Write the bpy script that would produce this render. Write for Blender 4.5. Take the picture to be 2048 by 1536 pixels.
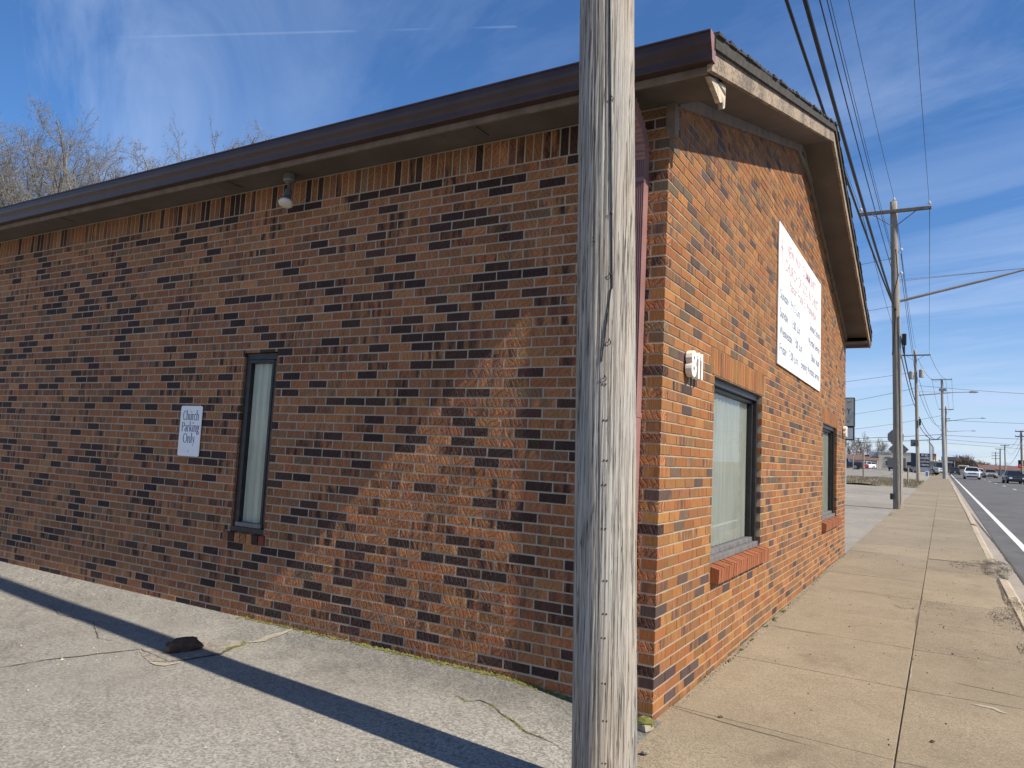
import bpy, math, random
import numpy as np
from mathutils import Vector, Matrix

for _o in list(bpy.data.objects):
    bpy.data.objects.remove(_o)
SC = bpy.context.scene
COL = SC.collection
random.seed(7)
RAD = math.radians

# ------------------------------------------------------------------ camera
CAM_POS = (1.4439, -4.2128, 1.4990)
YAW, PITCH, ROLL, FPX = 0.533802, 0.094285, 0.048984, 1463.81 / 2048.0
_f = Vector((-math.sin(YAW) * math.cos(PITCH), math.cos(YAW) * math.cos(PITCH), math.sin(PITCH)))
_r = Vector((math.cos(YAW), math.sin(YAW), 0))
_u = _r.cross(_f)
_cr, _sr = math.cos(ROLL), math.sin(ROLL)
CR = _cr * _r + _sr * _u
CU = -_sr * _r + _cr * _u
CF = _f
cam = bpy.data.cameras.new('camera')
cam.sensor_fit = 'HORIZONTAL'
cam.sensor_width = 36.0
cam.lens = 36.0 * FPX
cam.clip_start = 0.05
cam.clip_end = 8000
cam_ob = bpy.data.objects.new('camera', cam)
COL.objects.link(cam_ob)
_m = Matrix((CR, CU, -CF)).transposed().to_4x4()
_m.translation = Vector(CAM_POS)
cam_ob.matrix_world = _m
SC.camera = cam_ob

def cam_px(p):
    """picture position in 2048 x 1536 units, used only to rank bricks by size in view"""
    d = Vector(p) - Vector(CAM_POS)
    z = d.dot(CF)
    return (1024 + 1463.81 * d.dot(CR) / z, 768 - 1463.81 * d.dot(CU) / z, z)

# ------------------------------------------------------------------ light
SUN_TO = Vector((1.0, -0.118, 0.937)).normalized()
SUN_EL = math.asin(SUN_TO.z)
SUN_AZ = math.atan2(SUN_TO.x, SUN_TO.y)
sun = bpy.data.lights.new('sun', 'SUN')
sun.energy = 5.0
sun.angle = RAD(0.53)
sun.color = (1.0, 0.92, 0.79)
sun_ob = bpy.data.objects.new('sun', sun)
COL.objects.link(sun_ob)
sun_ob.rotation_euler = SUN_TO.to_track_quat('Z', 'Y').to_euler()
sun_ob.location = (20, -5, 30)

world = bpy.data.worlds.new('World')
SC.world = world
world.use_nodes = True
WT = world.node_tree
SC.view_settings.view_transform = 'Standard'
SC.view_settings.look = 'None'
SC.view_settings.gamma = 1.0
SC.view_settings.exposure = 0.52
SC.view_settings.use_curve_mapping = False


class NT:
    """small helper round a node tree"""
    def __init__(self, tree):
        self.t = tree
        self.x = 0

    def n(self, kind, **kw):
        nd = self.t.nodes.new(kind)
        self.x += 30
        nd.location = (self.x, 0)
        for k, v in kw.items():
            setattr(nd, k, v)
        return nd

    def link(self, a, b):
        self.t.links.new(a, b)

    def setin(self, nd, i, v):
        if v is None:
            return
        if isinstance(v, bpy.types.NodeSocket):
            self.link(v, nd.inputs[i])
        else:
            nd.inputs[i].default_value = v

    def math(self, op, a, b=0.5, clamp=False):
        nd = self.n('ShaderNodeMath', operation=op, use_clamp=clamp)
        self.setin(nd, 0, a)
        self.setin(nd, 1, b)
        return nd.outputs[0]

    def vmath(self, op, a, b=None):
        nd = self.n('ShaderNodeVectorMath', operation=op)
        self.setin(nd, 0, a)
        self.setin(nd, 1, b)
        return nd.outputs[1] if op in ('DOT_PRODUCT', 'LENGTH') else nd.outputs[0]

    def mix(self, f, a, b, blend='MIX'):
        nd = self.n('ShaderNodeMix', data_type='RGBA', blend_type=blend)
        self.setin(nd, 0, f)
        for i, v in ((6, a), (7, b)):
            if isinstance(v, tuple) and len(v) == 3:
                v = v + (1,)
            self.setin(nd, i, v)
        return nd.outputs[2]

    def noise(self, vec, scale, detail=3, rough=0.55, dist=0.0):
        nd = self.n('ShaderNodeTexNoise')
        self.setin(nd, 'Vector', vec)
        nd.inputs['Scale'].default_value = scale
        nd.inputs['Detail'].default_value = detail
        nd.inputs['Roughness'].default_value = rough
        nd.inputs['Distortion'].default_value = dist
        return nd.outputs[0]

    def voro(self, vec, scale, feature='F1', rnd=1.0, out=0):
        nd = self.n('ShaderNodeTexVoronoi', feature=feature)
        self.setin(nd, 'Vector', vec)
        nd.inputs['Scale'].default_value = scale
        nd.inputs['Randomness'].default_value = rnd
        return nd.outputs[out]

    def ramp(self, f, stops, interp='LINEAR'):
        nd = self.n('ShaderNodeValToRGB')
        self.setin(nd, 0, f)
        cr = nd.color_ramp
        cr.interpolation = interp
        while len(cr.elements) < len(stops):
            cr.elements.new(0.5)
        for e, (p, c) in zip(cr.elements, stops):
            e.position = p
            if not isinstance(c, tuple):
                c = (c, c, c)
            e.color = c + (1,) if len(c) == 3 else c
        return nd.outputs[0]

    def mapr(self, v, a, b, c=0.0, d=1.0):
        nd = self.n('ShaderNodeMapRange')
        self.setin(nd, 0, v)
        for i, q in ((1, a), (2, b), (3, c), (4, d)):
            nd.inputs[i].default_value = q
        return nd.outputs[0]

    def scale(self, vec, s, rot=(0, 0, 0)):
        nd = self.n('ShaderNodeMapping')
        self.setin(nd, 0, vec)
        nd.inputs['Scale'].default_value = s
        nd.inputs['Rotation'].default_value = rot
        return nd.outputs[0]

    def bump(self, h, strength, dist, normal=None):
        nd = self.n('ShaderNodeBump')
        nd.inputs['Strength'].default_value = strength
        nd.inputs['Distance'].default_value = dist
        self.setin(nd, 'Height', h)
        if normal is not None:
            self.link(normal, nd.inputs['Normal'])
        return nd.outputs[0]


# sky: clear winter sky with thin cirrus and one broken contrail
W = NT(WT)
sky = W.n('ShaderNodeTexSky', sky_type='NISHITA')
sky.sun_disc = False
sky.sun_elevation = SUN_EL
sky.sun_rotation = SUN_AZ
sky.altitude = 200
sky.air_density = 1.0
sky.dust_density = 0.05
sky.ozone_density = 1.6
tc = W.n('ShaderNodeTexCoord')
dirn = W.vmath('NORMALIZE', tc.outputs['Generated'])
sep = W.n('ShaderNodeSeparateXYZ')
W.link(dirn, sep.inputs[0])
zz = W.math('ADD', W.math('MAXIMUM', sep.outputs[2], 0.0), 0.12)
cmb = W.n('ShaderNodeCombineXYZ')
W.link(W.math('DIVIDE', sep.outputs[0], zz), cmb.inputs[0])
W.link(W.math('DIVIDE', sep.outputs[1], zz), cmb.inputs[1])
flat = cmb.outputs[0]
st = W.scale(W.scale(flat, (1, 1, 1), (0, 0, RAD(28))), (0.5, 1.5, 1.0))
c1 = W.noise(st, 1.5, 7, 0.62, 0.6)
c2 = W.noise(W.scale(flat, (0.35, 0.5, 1.0)), 1.1, 3, 0.5)
cl = W.math('MULTIPLY', W.mapr(c1, 0.42, 0.80), W.mapr(c2, 0.36, 0.66))
low = W.mapr(sep.outputs[2], -0.02, 0.24, 0.8, 0.0)
cl = W.math('ADD', W.math('ADD', W.math('MULTIPLY', cl, 0.80), 0.04), W.math('MULTIPLY', low, W.mapr(c1, 0.30, 0.62, 0.45, 1.0)), clamp=True)
# contrail: a thin straight streak across the sky
TA = Vector((-0.797, 0.4215, 0.4325)).normalized()
TB = Vector((-0.4468, 0.727, 0.5213)).normalized()
tn = TA.cross(TB).normalized()
off = W.math('ABSOLUTE', W.vmath('DOT_PRODUCT', dirn, tuple(tn)))
line = W.mapr(off, 0.0003, 0.0018, 1.0, 0.0)
along = W.vmath('DOT_PRODUCT', dirn, tuple((TB - TA).normalized()))
seg = W.ramp(W.mapr(along, TA.dot((TB - TA).normalized()), TB.dot((TB - TA).normalized())),
             [(0.0, 0.0), (0.2, 0.7), (0.57, 0.8), (0.60, 0.0), (0.66, 0.0), (0.72, 0.6), (0.80, 0.0), (0.87, 0.0), (0.93, 0.8), (0.995, 0.9), (1.0, 0.0)])
trail = W.math('MULTIPLY', W.math('MULTIPLY', line, seg), 0.16)
cl = W.math('ADD', cl, trail, clamp=True)
skyt = W.mix(1.0, sky.outputs[0], (1.0, 1.06, 1.24), 'MULTIPLY')
skycol = W.mix(cl, skyt, (5.6, 6.6, 8.6))
hsv = W.n('ShaderNodeHueSaturation')
hsv.inputs['Saturation'].default_value = 1.22
W.link(skycol, hsv.inputs['Color'])
bg = WT.nodes['Background']
W.link(hsv.outputs[0], bg.inputs[0])
bg.inputs[1].default_value = 0.080


# ------------------------------------------------------------------ mesh helpers
class MB:
    def __init__(self):
        self.v = []
        self.f = []
        self.m = []
        self.c = []          # per-vertex pair of colours, optional

    def add(self, verts, faces, mi=0, col=None):
        b = len(self.v)
        self.v.extend(tuple(p) for p in verts)
        self.f.extend(tuple(b + i for i in q) for q in faces)
        self.m.extend([mi] * len(faces))
        if col is not None:
            self.c.extend([col] * len(verts))

    def box(self, lo, hi, mi=0, M=None):
        x0, y0, z0 = lo
        x1, y1, z1 = hi
        vs = [Vector(p) for p in ((x0, y0, z0), (x1, y0, z0), (x1, y1, z0), (x0, y1, z0), (x0, y0, z1), (x1, y0, z1), (x1, y1, z1), (x0, y1, z1))]
        if M is not None:
            vs = [M @ p for p in vs]
        self.add(vs, [(0, 3, 2, 1), (4, 5, 6, 7), (0, 1, 5, 4), (1, 2, 6, 5), (2, 3, 7, 6), (3, 0, 4, 7)], mi)

    def cbox(self, lo, hi, c=0.01, mi=0, M=None):
        """box with chamfered edges"""
        lo, hi = Vector(lo), Vector(hi)
        c = min(c, *(0.45 * (hi[k] - lo[k]) for k in range(3)))
        vs, ix = [], {}
        for sx in (0, 1):
            for sy in (0, 1):
                for sz in (0, 1):
                    for ax in range(3):
                        p = [hi[0] if sx else lo[0], hi[1] if sy else lo[1], hi[2] if sz else lo[2]]
                        for k, s in enumerate((sx, sy, sz)):
                            if k != ax:
                                p[k] += -c if s else c
                        ix[(sx, sy, sz, ax)] = len(vs)
                        vs.append(Vector(p))
        fs = []
        def q(*ks):
            fs.append(tuple(ix[k] for k in ks))
        for s in (0, 1):
            a = [(s, 0, 0, 0), (s, 1, 0, 0), (s, 1, 1, 0), (s, 0, 1, 0)]
            q(*(a if s else a[::-1]))
            a = [(0, s, 0, 1), (0, s, 1, 1), (1, s, 1, 1), (1, s, 0, 1)]
            q(*(a if s else a[::-1]))
            a = [(0, 0, s, 2), (1, 0, s, 2), (1, 1, s, 2), (0, 1, s, 2)]
            q(*(a if s else a[::-1]))
        for s in (0, 1):
            for t in (0, 1):
                a = [(0, s, t, 1), (1, s, t, 1), (1, s, t, 2), (0, s, t, 2)]
                q(*a)
                a = [(s, 0, t, 0), (s, 1, t, 0), (s, 1, t, 2), (s, 0, t, 2)]
                q(*a)
                a = [(s, t, 0, 0), (s, t, 1, 0), (s, t, 1, 1), (s, t, 0, 1)]
                q(*a)
                for w in (0, 1):
                    fs.append((ix[(s, t, w, 0)], ix[(s, t, w, 1)], ix[(s, t, w, 2)]))
        if M is not None:
            vs = [M @ p for p in vs]
        self.add(vs, fs, mi)

    def tube(self, pts, rad, n=6, mi=0, cap=True):
        pts = [Vector(p) for p in pts]
        if not hasattr(rad, '__len__'):
            rad = [rad] * len(pts)
        b = len(self.v)
        prev = None
        for i, p in enumerate(pts):
            t = (pts[min(i + 1, len(pts) - 1)] - pts[max(i - 1, 0)])
            t = t.normalized() if t.length > 1e-9 else Vector((0, 0, 1))
            if prev is None:
                a = t.cross(Vector((0, 0, 1)))
                if a.length < 1e-3:
                    a = t.cross(Vector((1, 0, 0)))
                a.normalize()
            else:
                a = prev - t * prev.dot(t)
                a = a.normalized() if a.length > 1e-6 else t.orthogonal().normalized()
            prev = a
            bb = t.cross(a)
            for k in range(n):
                an = 2 * math.pi * k / n
                self.v.append(tuple(p + rad[i] * (math.cos(an) * a + math.sin(an) * bb)))
        for i in range(len(pts) - 1):
            for k in range(n):
                k2 = (k + 1) % n
                self.f.append((b + i * n + k, b + i * n + k2, b + (i + 1) * n + k2, b + (i + 1) * n + k))
                self.m.append(mi)
        if cap:
            self.f.append(tuple(b + k for k in range(n))[::-1])
            self.m.append(mi)
            e = b + (len(pts) - 1) * n
            self.f.append(tuple(e + k for k in range(n)))
            self.m.append(mi)

    def prism(self, poly, a, b, axis=0, mi=0):
        """polygon in the two other axes, extruded from a to b along axis"""
        def mk(u, v, w):
            return {0: (w, u, v), 1: (u, w, v), 2: (u, v, w)}[axis]
        n = len(poly)
        vs = [mk(u, v, a) for u, v in poly] + [mk(u, v, b) for u, v in poly]
        fs = [tuple(range(n))[::-1], tuple(range(n, 2 * n))]
        fs += [(i, (i + 1) % n, n + (i + 1) % n, n + i) for i in range(n)]
        self.add(vs, fs, mi)

    def lathe(self, prof, c, n=16, mi=0, M=None):
        """profile (r, z) turned round a vertical axis at c"""
        b = len(self.v)
        for r, z in prof:
            for k in range(n):
                an = 2 * math.pi * k / n
                p = Vector((c[0] + r * math.cos(an), c[1] + r * math.sin(an), c[2] + z))
                if M is not None:
                    p = M @ p
                self.v.append(tuple(p))
        for i in range(len(prof) - 1):
            for k in range(n):
                k2 = (k + 1) % n
                self.f.append((b + i * n + k, b + i * n + k2, b + (i + 1) * n + k2, b + (i + 1) * n + k))
                self.m.append(mi)
        self.f.append(tuple(b + k for k in range(n))[::-1])
        self.m.append(mi)
        e = b + (len(prof) - 1) * n
        self.f.append(tuple(e + k for k in range(n)))
        self.m.append(mi)


def wloc(o):
    v = Vector((0, 0, 0))
    while o is not None:
        v += o.location
        o = o.parent
    return v


def obj(name, mb, mats, parent=None, smooth=False, local=False, recalc=True):
    me = bpy.data.meshes.new(name)
    off = Vector((0, 0, 0)) if (parent is None or local) else wloc(parent)
    vs = np.array(mb.v, dtype=np.float64).reshape(-1, 3) - np.array(off)
    me.from_pydata(vs.tolist(), [], mb.f)
    if not isinstance(mats, (list, tuple)):
        mats = [mats]
    for m in mats:
        me.materials.append(m)
    if len(mats) > 1:
        me.polygons.foreach_set('material_index', mb.m)
    if mb.c:
        a = me.attributes.new('ca', 'FLOAT_COLOR', 'POINT')
        a.data.foreach_set('color', np.array([(*p[0], 1.0) for p in mb.c], dtype=np.float32).ravel())
        a = me.attributes.new('cb', 'FLOAT_COLOR', 'POINT')
        a.data.foreach_set('color', np.array([(*p[1], 1.0) for p in mb.c], dtype=np.float32).ravel())
    if recalc:
        import bmesh
        bm = bmesh.new()
        bm.from_mesh(me)
        bmesh.ops.recalc_face_normals(bm, faces=bm.faces)
        bm.to_mesh(me)
        bm.free()
    if smooth:
        me.polygons.foreach_set('use_smooth', [True] * len(me.polygons))
    me.update()
    o = bpy.data.objects.new(name, me)
    COL.objects.link(o)
    if parent is not None:
        o.parent = parent
    return o


def tag(o, label=None, cat=None, group=None, kind=None):
    if label:
        o['label'] = label
    if cat:
        o['category'] = cat
    if group:
        o['group'] = group
    if kind:
        o['kind'] = kind
    return o


def thing(name, label, cat, loc, rotz=0.0, group=None):
    o = bpy.data.objects.new(name, None)
    o.empty_display_size = 0.2
    COL.objects.link(o)
    o.location = loc
    o.rotation_euler = (0, 0, rotz)
    return tag(o, label, cat, group)


def copy_tree(o, parent=None):
    c = o.copy()
    COL.objects.link(c)
    c.parent = parent
    for ch in list(o.children):
        copy_tree(ch, c)
    return c


# ------------------------------------------------------------------ materials
def mat(name):
    m = bpy.data.materials.new(name)
    m.use_nodes = True
    t = NT(m.node_tree)
    p = m.node_tree.nodes['Principled BSDF']
    return m, t, p


def plain(name, col, rough=0.6, metal=0.0, var=0.0, vscale=8.0, bump=0.0, bscale=60.0, spec=0.4):
    m, t, p = mat(name)
    p.inputs['Base Color'].default_value = (*col, 1)
    p.inputs['Roughness'].default_value = rough
    p.inputs['Metallic'].default_value = metal
    p.inputs['Specular IOR Level'].default_value = spec
    tcn = t.n('ShaderNodeTexCoord').outputs['Object']
    if var:
        n = t.noise(tcn, vscale, 4, 0.6)
        c = t.mix(t.mapr(n, 0.3, 0.7), tuple(x * (1 - var) for x in col), tuple(min(1, x * (1 + var)) for x in col))
        t.link(c, p.inputs['Base Color'])
    if bump:
        t.link(t.bump(t.noise(tcn, bscale, 4, 0.6), 0.6, bump), p.inputs['Normal'])
    return m


def brick_material(name, relief, streak):
    """fired clay brick: two colours per brick (attributes), vertical streaks, scratched face"""
    m, t, p = mat(name)
    ca = t.n('ShaderNodeAttribute', attribute_name='ca').outputs['Color']
    cb = t.n('ShaderNodeAttribute', attribute_name='cb').outputs['Color']
    geo = t.n('ShaderNodeNewGeometry').outputs['Position']
    s = t.n('ShaderNodeSeparateXYZ')
    t.link(geo, s.inputs[0])
    u = t.math('ADD', s.outputs[0], t.math('MULTIPLY', s.outputs[1], 1.003))
    cv = t.n('ShaderNodeCombineXYZ')
    t.link(u, cv.inputs[0])
    t.link(s.outputs[2], cv.inputs[2])
    uv = cv.outputs[0]
    f = t.noise(t.scale(uv, (17, 1, 3.0)), 1.0, 3, 0.6)
    col = t.mix(t.mapr(f, 0.40, 0.60), ca, cb)
    fine = t.noise(t.scale(uv, (150, 1, 26)), 1.0, 3, 0.65)
    col = t.mix(t.mapr(fine, 0.25, 0.75, 0.0, 1.0), t.mix(0.68 if streak else 0.8, (0, 0, 0), col), t.mix(0.12, col, t.mix(1.0, col, (1.6, 1.55, 1.5), 'MULTIPLY')))
    grit = t.noise(geo, 420, 2, 0.6)
    col = t.mix(t.mapr(grit, 0.3, 0.7), t.mix(1.0, col, (0.84, 0.84, 0.84), 'MULTIPLY'), t.mix(1.0, col, (1.10, 1.10, 1.10), 'MULTIPLY'))
    big = t.noise(geo, 1.3, 3, 0.5)
    col = t.mix(t.mapr(big, 0.35, 0.7, 0.0, 0.35), col, t.mix(1.0, col, (0.80, 0.80, 0.82), 'MULTIPLY'))
    t.link(col, p.inputs['Base Color'])
    p.inputs['Roughness'].default_value = 0.82
    p.inputs['Specular IOR Level'].default_value = 0.25
    # scratched, bark-like face
    if streak:
        h = t.noise(t.scale(uv, (95, 1, 9)), 1.0, 3, 0.6, 0.3)
    else:
        def strokes(ang, period, dist, seed):
            q = t.scale(uv, (1, 1, 1), (0, RAD(ang), 0))
            wob = t.noise(t.scale(q, (14, 1, 10)), 1.0, 2, 0.5)
            sq = t.n('ShaderNodeSeparateXYZ')
            t.link(q, sq.inputs[0])
            ph = t.math('ADD', t.math('MULTIPLY', sq.outputs[0], 6.2832 / period), t.math('MULTIPLY', wob, dist))
            return t.mapr(t.math('SINE', ph), -0.95, -0.25)
        sA = strokes(24, 0.032, 13.0, 1)
        sB = strokes(-48, 0.038, 12.0, 2)
        sel = t.mapr(t.noise(t.scale(uv, (9, 1, 13)), 1.0, 1, 0.5), 0.44, 0.56)
        h = t.math('ADD', t.math('MULTIPLY', sA, sel), t.math('MULTIPLY', sB, t.math('SUBTRACT', 1.0, sel)))
        h = t.math('ADD', h, t.math('MULTIPLY', t.noise(uv, 90, 3, 0.6), 0.6))
    t.link(t.bump(h, 1.0, relief), p.inputs['Normal'])
    return m


M_BRICK_SIDE = brick_material('brick_side', 0.0075, False)
M_BRICK_FRONT = brick_material('brick_front', 0.0022, True)


def mortar_material(name, ca, cb):
    m, t, p = mat(name)
    geo = t.n('ShaderNodeNewGeometry').outputs['Position']
    n = t.noise(geo, 5, 4, 0.6)
    g = t.noise(geo, 260, 3, 0.6)
    c = t.mix(t.mapr(n, 0.3, 0.7), ca, cb)
    c = t.mix(t.mapr(g, 0.3, 0.7, 0.0, 0.5), c, t.mix(1.0, c, (0.7, 0.7, 0.7), 'MULTIPLY'))
    t.link(c, p.inputs['Base Color'])
    p.inputs['Roughness'].default_value = 0.95
    t.link(t.bump(t.noise(geo, 120, 4, 0.7), 0.8, 0.003), p.inputs['Normal'])
    return m


M_MORTAR = mortar_material('mortar', (0.31, 0.245, 0.172), (0.40, 0.32, 0.23))
M_MORTAR_SIDE = mortar_material('mortar_side', (0.345, 0.278, 0.200), (0.43, 0.352, 0.262))


def concrete(name, ca, cb, speck=0.5, scale=1.0, bump=0.0025, fillet=False, slabs=False):
    m, t, p = mat(name)
    geo = t.n('ShaderNodeNewGeometry').outputs['Position']
    big = t.noise(geo, 0.7 * scale, 5, 0.62, 0.4)
    mid = t.noise(geo, 6 * scale, 5, 0.65)
    col = t.mix(t.mapr(big, 0.32, 0.68), ca, cb)
    col = t.mix(t.mapr(mid, 0.3, 0.72, 0.0, 0.5), col, t.mix(1.0, col, (0.72, 0.70, 0.66), 'MULTIPLY'))
    g1 = t.voro(geo, 190 * scale, out=1)
    sg = t.n('ShaderNodeSeparateColor')
    t.link(g1, sg.inputs[0])
    g2 = t.noise(geo, 300 * scale, 2, 0.7)
    v = t.math('ADD', t.math('MULTIPLY', sg.outputs[0], 0.6), t.math('MULTIPLY', g2, 0.5))
    dark = t.mix(1.0, col, (0.45, 0.43, 0.41), 'MULTIPLY')
    light = t.mix(1.0, col, (1.6, 1.6, 1.58), 'MULTIPLY')
    grain = t.mix(t.mapr(v, 0.15, 0.85), dark, light)
    # exposed aggregate is patchy
    pat = t.mapr(t.noise(geo, 0.9 * scale, 4, 0.6), 0.35, 0.7, speck * 0.45, speck)
    col = t.mix(pat, col, grain)
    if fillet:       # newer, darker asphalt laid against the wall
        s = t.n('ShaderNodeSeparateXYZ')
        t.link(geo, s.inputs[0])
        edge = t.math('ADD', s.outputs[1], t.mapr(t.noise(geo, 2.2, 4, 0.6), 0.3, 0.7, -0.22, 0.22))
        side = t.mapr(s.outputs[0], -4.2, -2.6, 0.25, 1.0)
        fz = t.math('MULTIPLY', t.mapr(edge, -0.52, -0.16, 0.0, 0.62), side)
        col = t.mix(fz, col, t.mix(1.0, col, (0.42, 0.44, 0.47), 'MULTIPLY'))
    if slabs:        # every slab was poured with its own shade
        rv = t.n('ShaderNodeObjectInfo').outputs['Random']
        col = t.mix(t.mapr(rv, 0.0, 1.0, 0.0, 0.9), t.mix(1.0, col, (0.86, 0.86, 0.87), 'MULTIPLY'), t.mix(1.0, col, (1.06, 1.05, 1.02), 'MULTIPLY'))
    if fillet:       # scuffs and tyre marks drawn out along the bays
        sk = t.noise(t.scale(t.scale(geo, (1, 1, 1), (0, 0, RAD(33))), (1.1, 9.0, 1.0)), 1.6, 4, 0.6, 0.3)
        col = t.mix(t.mapr(sk, 0.55, 0.72, 0.0, 0.45), col, t.mix(1.0, col, (0.55, 0.55, 0.56), 'MULTIPLY'))
    # stains
    stn = t.noise(t.scale(geo, (1.6, 1.1, 1.0)), 1.7 * scale, 6, 0.7, 0.8)
    col = t.mix(t.mapr(stn, 0.54, 0.72, 0.0, 0.55), col, t.mix(1.0, col, (0.55, 0.52, 0.5), 'MULTIPLY'))
    t.link(col, p.inputs['Base Color'])
    p.inputs['Roughness'].default_value = 0.9
    p.inputs['Specular IOR Level'].default_value = 0.3
    h = t.math('ADD', t.math('MULTIPLY', v, 0.8), t.math('MULTIPLY', mid, 1.0))
    t.link(t.bump(h, 0.8, bump), p.inputs['Normal'])
    return m


M_SIDEWALK = concrete('sidewalk_concrete', (0.245, 0.200, 0.138), (0.310, 0.254, 0.178), 0.85, 0.8, 0.004, False, True)
M_KERB = concrete('kerb_concrete', (0.36, 0.30, 0.22), (0.44, 0.36, 0.26), 0.5, 1.2)
M_GUTTER = concrete('gutter_concrete', (0.30, 0.265, 0.225), (0.37, 0.325, 0.27), 0.5, 1.0)
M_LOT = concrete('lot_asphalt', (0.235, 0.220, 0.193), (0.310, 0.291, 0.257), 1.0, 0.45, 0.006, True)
M_LOT2 = concrete('far_lot_asphalt', (0.235, 0.212, 0.180), (0.315, 0.288, 0.248), 0.9, 0.3, 0.005)
M_ROAD = concrete('road_asphalt', (0.100, 0.098, 0.096), (0.140, 0.136, 0.132), 0.7, 0.6, 0.003)
M_JOINT = concrete('joint_dirt', (0.15, 0.122, 0.088), (0.21, 0.172, 0.124), 0.6, 1.5)
M_PATCH = concrete('patch_concrete', (0.34, 0.305, 0.24), (0.42, 0.38, 0.305), 0.7, 0.8)
M_STONEGREY = plain('gravel_stone', (0.25, 0.215, 0.165), 0.9, var=0.35, vscale=9, bump=0.002)
M_CRACK = plain('crack_dirt', (0.085, 0.070, 0.052), 0.95, var=0.5, vscale=25)
M_PAINT = plain('road_paint', (0.66, 0.65, 0.60), 0.7, var=0.14, vscale=14, bump=0.001)
M_GRASSDRY = plain('dry_grass_ground', (0.19, 0.165, 0.115), 0.95, var=0.45, vscale=3.0, bump=0.02, bscale=25)
M_TERRAIN = plain('terrain_ground', (0.19, 0.16, 0.10), 0.95, var=0.3, vscale=0.05)
M_MOSS = plain('moss', (0.15, 0.145, 0.035), 0.95, var=0.5, vscale=30, bump=0.006, bscale=120)
M_WEED = plain('weed_green', (0.085, 0.12, 0.035), 0.8, var=0.5, vscale=20)
M_ROCKBROWN = plain('brown_rock', (0.085, 0.05, 0.032), 0.9, var=0.4, vscale=18, bump=0.006, bscale=60)
M_BRONZE = plain('bronze_frame', (0.030, 0.028, 0.028), 0.42, 0.3, var=0.3, vscale=15)
M_FRAMEGREY = plain('weathered_frame', (0.16, 0.15, 0.145), 0.55, 0.2, var=0.3, vscale=20)
M_GUTTERBROWN = plain('brown_gutter_paint', (0.052, 0.030, 0.030), 0.38, 0.0, var=0.2, vscale=5)
M_SPOUT = plain('brown_spout_paint', (0.26, 0.14, 0.13), 0.42, 0.0, var=0.15, vscale=6)
M_SOFFIT = plain('soffit_paint', (0.098, 0.080, 0.068), 0.75, var=0.22, vscale=2.5, bump=0.002, bscale=20)
M_FASCIA = plain('fascia_paint', (0.185, 0.140, 0.108), 0.8, var=0.3, vscale=6, bump=0.003, bscale=40)
M_SHINGLE = plain('asphalt_shingle', (0.048, 0.043, 0.036), 0.95, var=0.45, vscale=18, bump=0.006, bscale=220)
M_VENTDARK = plain('vent_dark', (0.03, 0.026, 0.024), 0.8)
M_WHITE = plain('white_sign_board', (0.80, 0.80, 0.79), 0.5, var=0.04, vscale=4)
M_NUMBER = plain('white_plastic', (0.74, 0.70, 0.62), 0.5, var=0.08, vscale=30)
M_NAVY = plain('navy_lettering', (0.022, 0.028, 0.12), 0.5)
M_RED = plain('red_lettering', (0.46, 0.29, 0.29), 0.5)
M_INKGREY = plain('slate_lettering', (0.10, 0.12, 0.17), 0.5)
M_BLACK = plain('black_plastic', (0.012, 0.012, 0.013), 0.45)
M_WIRE = plain('black_cable', (0.010, 0.010, 0.011), 0.5)
M_GREYMETAL = plain('galvanised_metal', (0.30, 0.31, 0.32), 0.42, 0.6, var=0.2, vscale=12)
M_LAMPGREY = plain('lamp_holder_grey', (0.16, 0.165, 0.17), 0.45, 0.3, var=0.2, vscale=30)
M_BULB = plain('bulb_glass', (0.62, 0.58, 0.50), 0.25)
M_SIGNBACK = plain('sign_back_aluminium', (0.15, 0.15, 0.155), 0.5, 0.3, var=0.15, vscale=6)
M_STEEL = plain('galvanised_pole', (0.33, 0.33, 0.31), 0.55, 0.3, var=0.15, vscale=2)
M_PORCELAIN = plain('porcelain', (0.55, 0.56, 0.58), 0.3)
M_CROSSARM = plain('crossarm_wood', (0.13, 0.115, 0.10), 0.9, var=0.35, vscale=9, bump=0.004)
M_BARK = plain('bark_grey', (0.175, 0.163, 0.148), 0.95, var=0.3, vscale=4, bump=0.01, bscale=25)
M_BARKFAR = plain('bark_far', (0.150, 0.118, 0.095), 0.95, var=0.25, vscale=0.3)
M_RUST = plain('rusty_nail', (0.05, 0.03, 0.02), 0.8)
M_PEEL = plain('peeling_board', (0.42, 0.35, 0.26), 0.9, var=0.55, vscale=14, bump=0.004, bscale=60)


def barge_material():
    m, t, p = mat('barge_peeling_paint')
    geo = t.n('ShaderNodeNewGeometry').outputs['Position']
    n = t.noise(geo, 42, 5, 0.7)
    b = t.noise(geo, 3.2, 4, 0.6)
    f = t.math('ADD', t.mapr(n, 0.40, 0.60), t.mapr(b, 0.35, 0.65, -0.45, 0.45), clamp=True)
    c = t.mix(f, (0.105, 0.083, 0.064), (0.32, 0.243, 0.168))
    t.link(c, p.inputs['Base Color'])
    p.inputs['Roughness'].default_value = 0.9
    t.link(t.bump(n, 0.7, 0.003), p.inputs['Normal'])
    return m


M_BARGE = barge_material()


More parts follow.
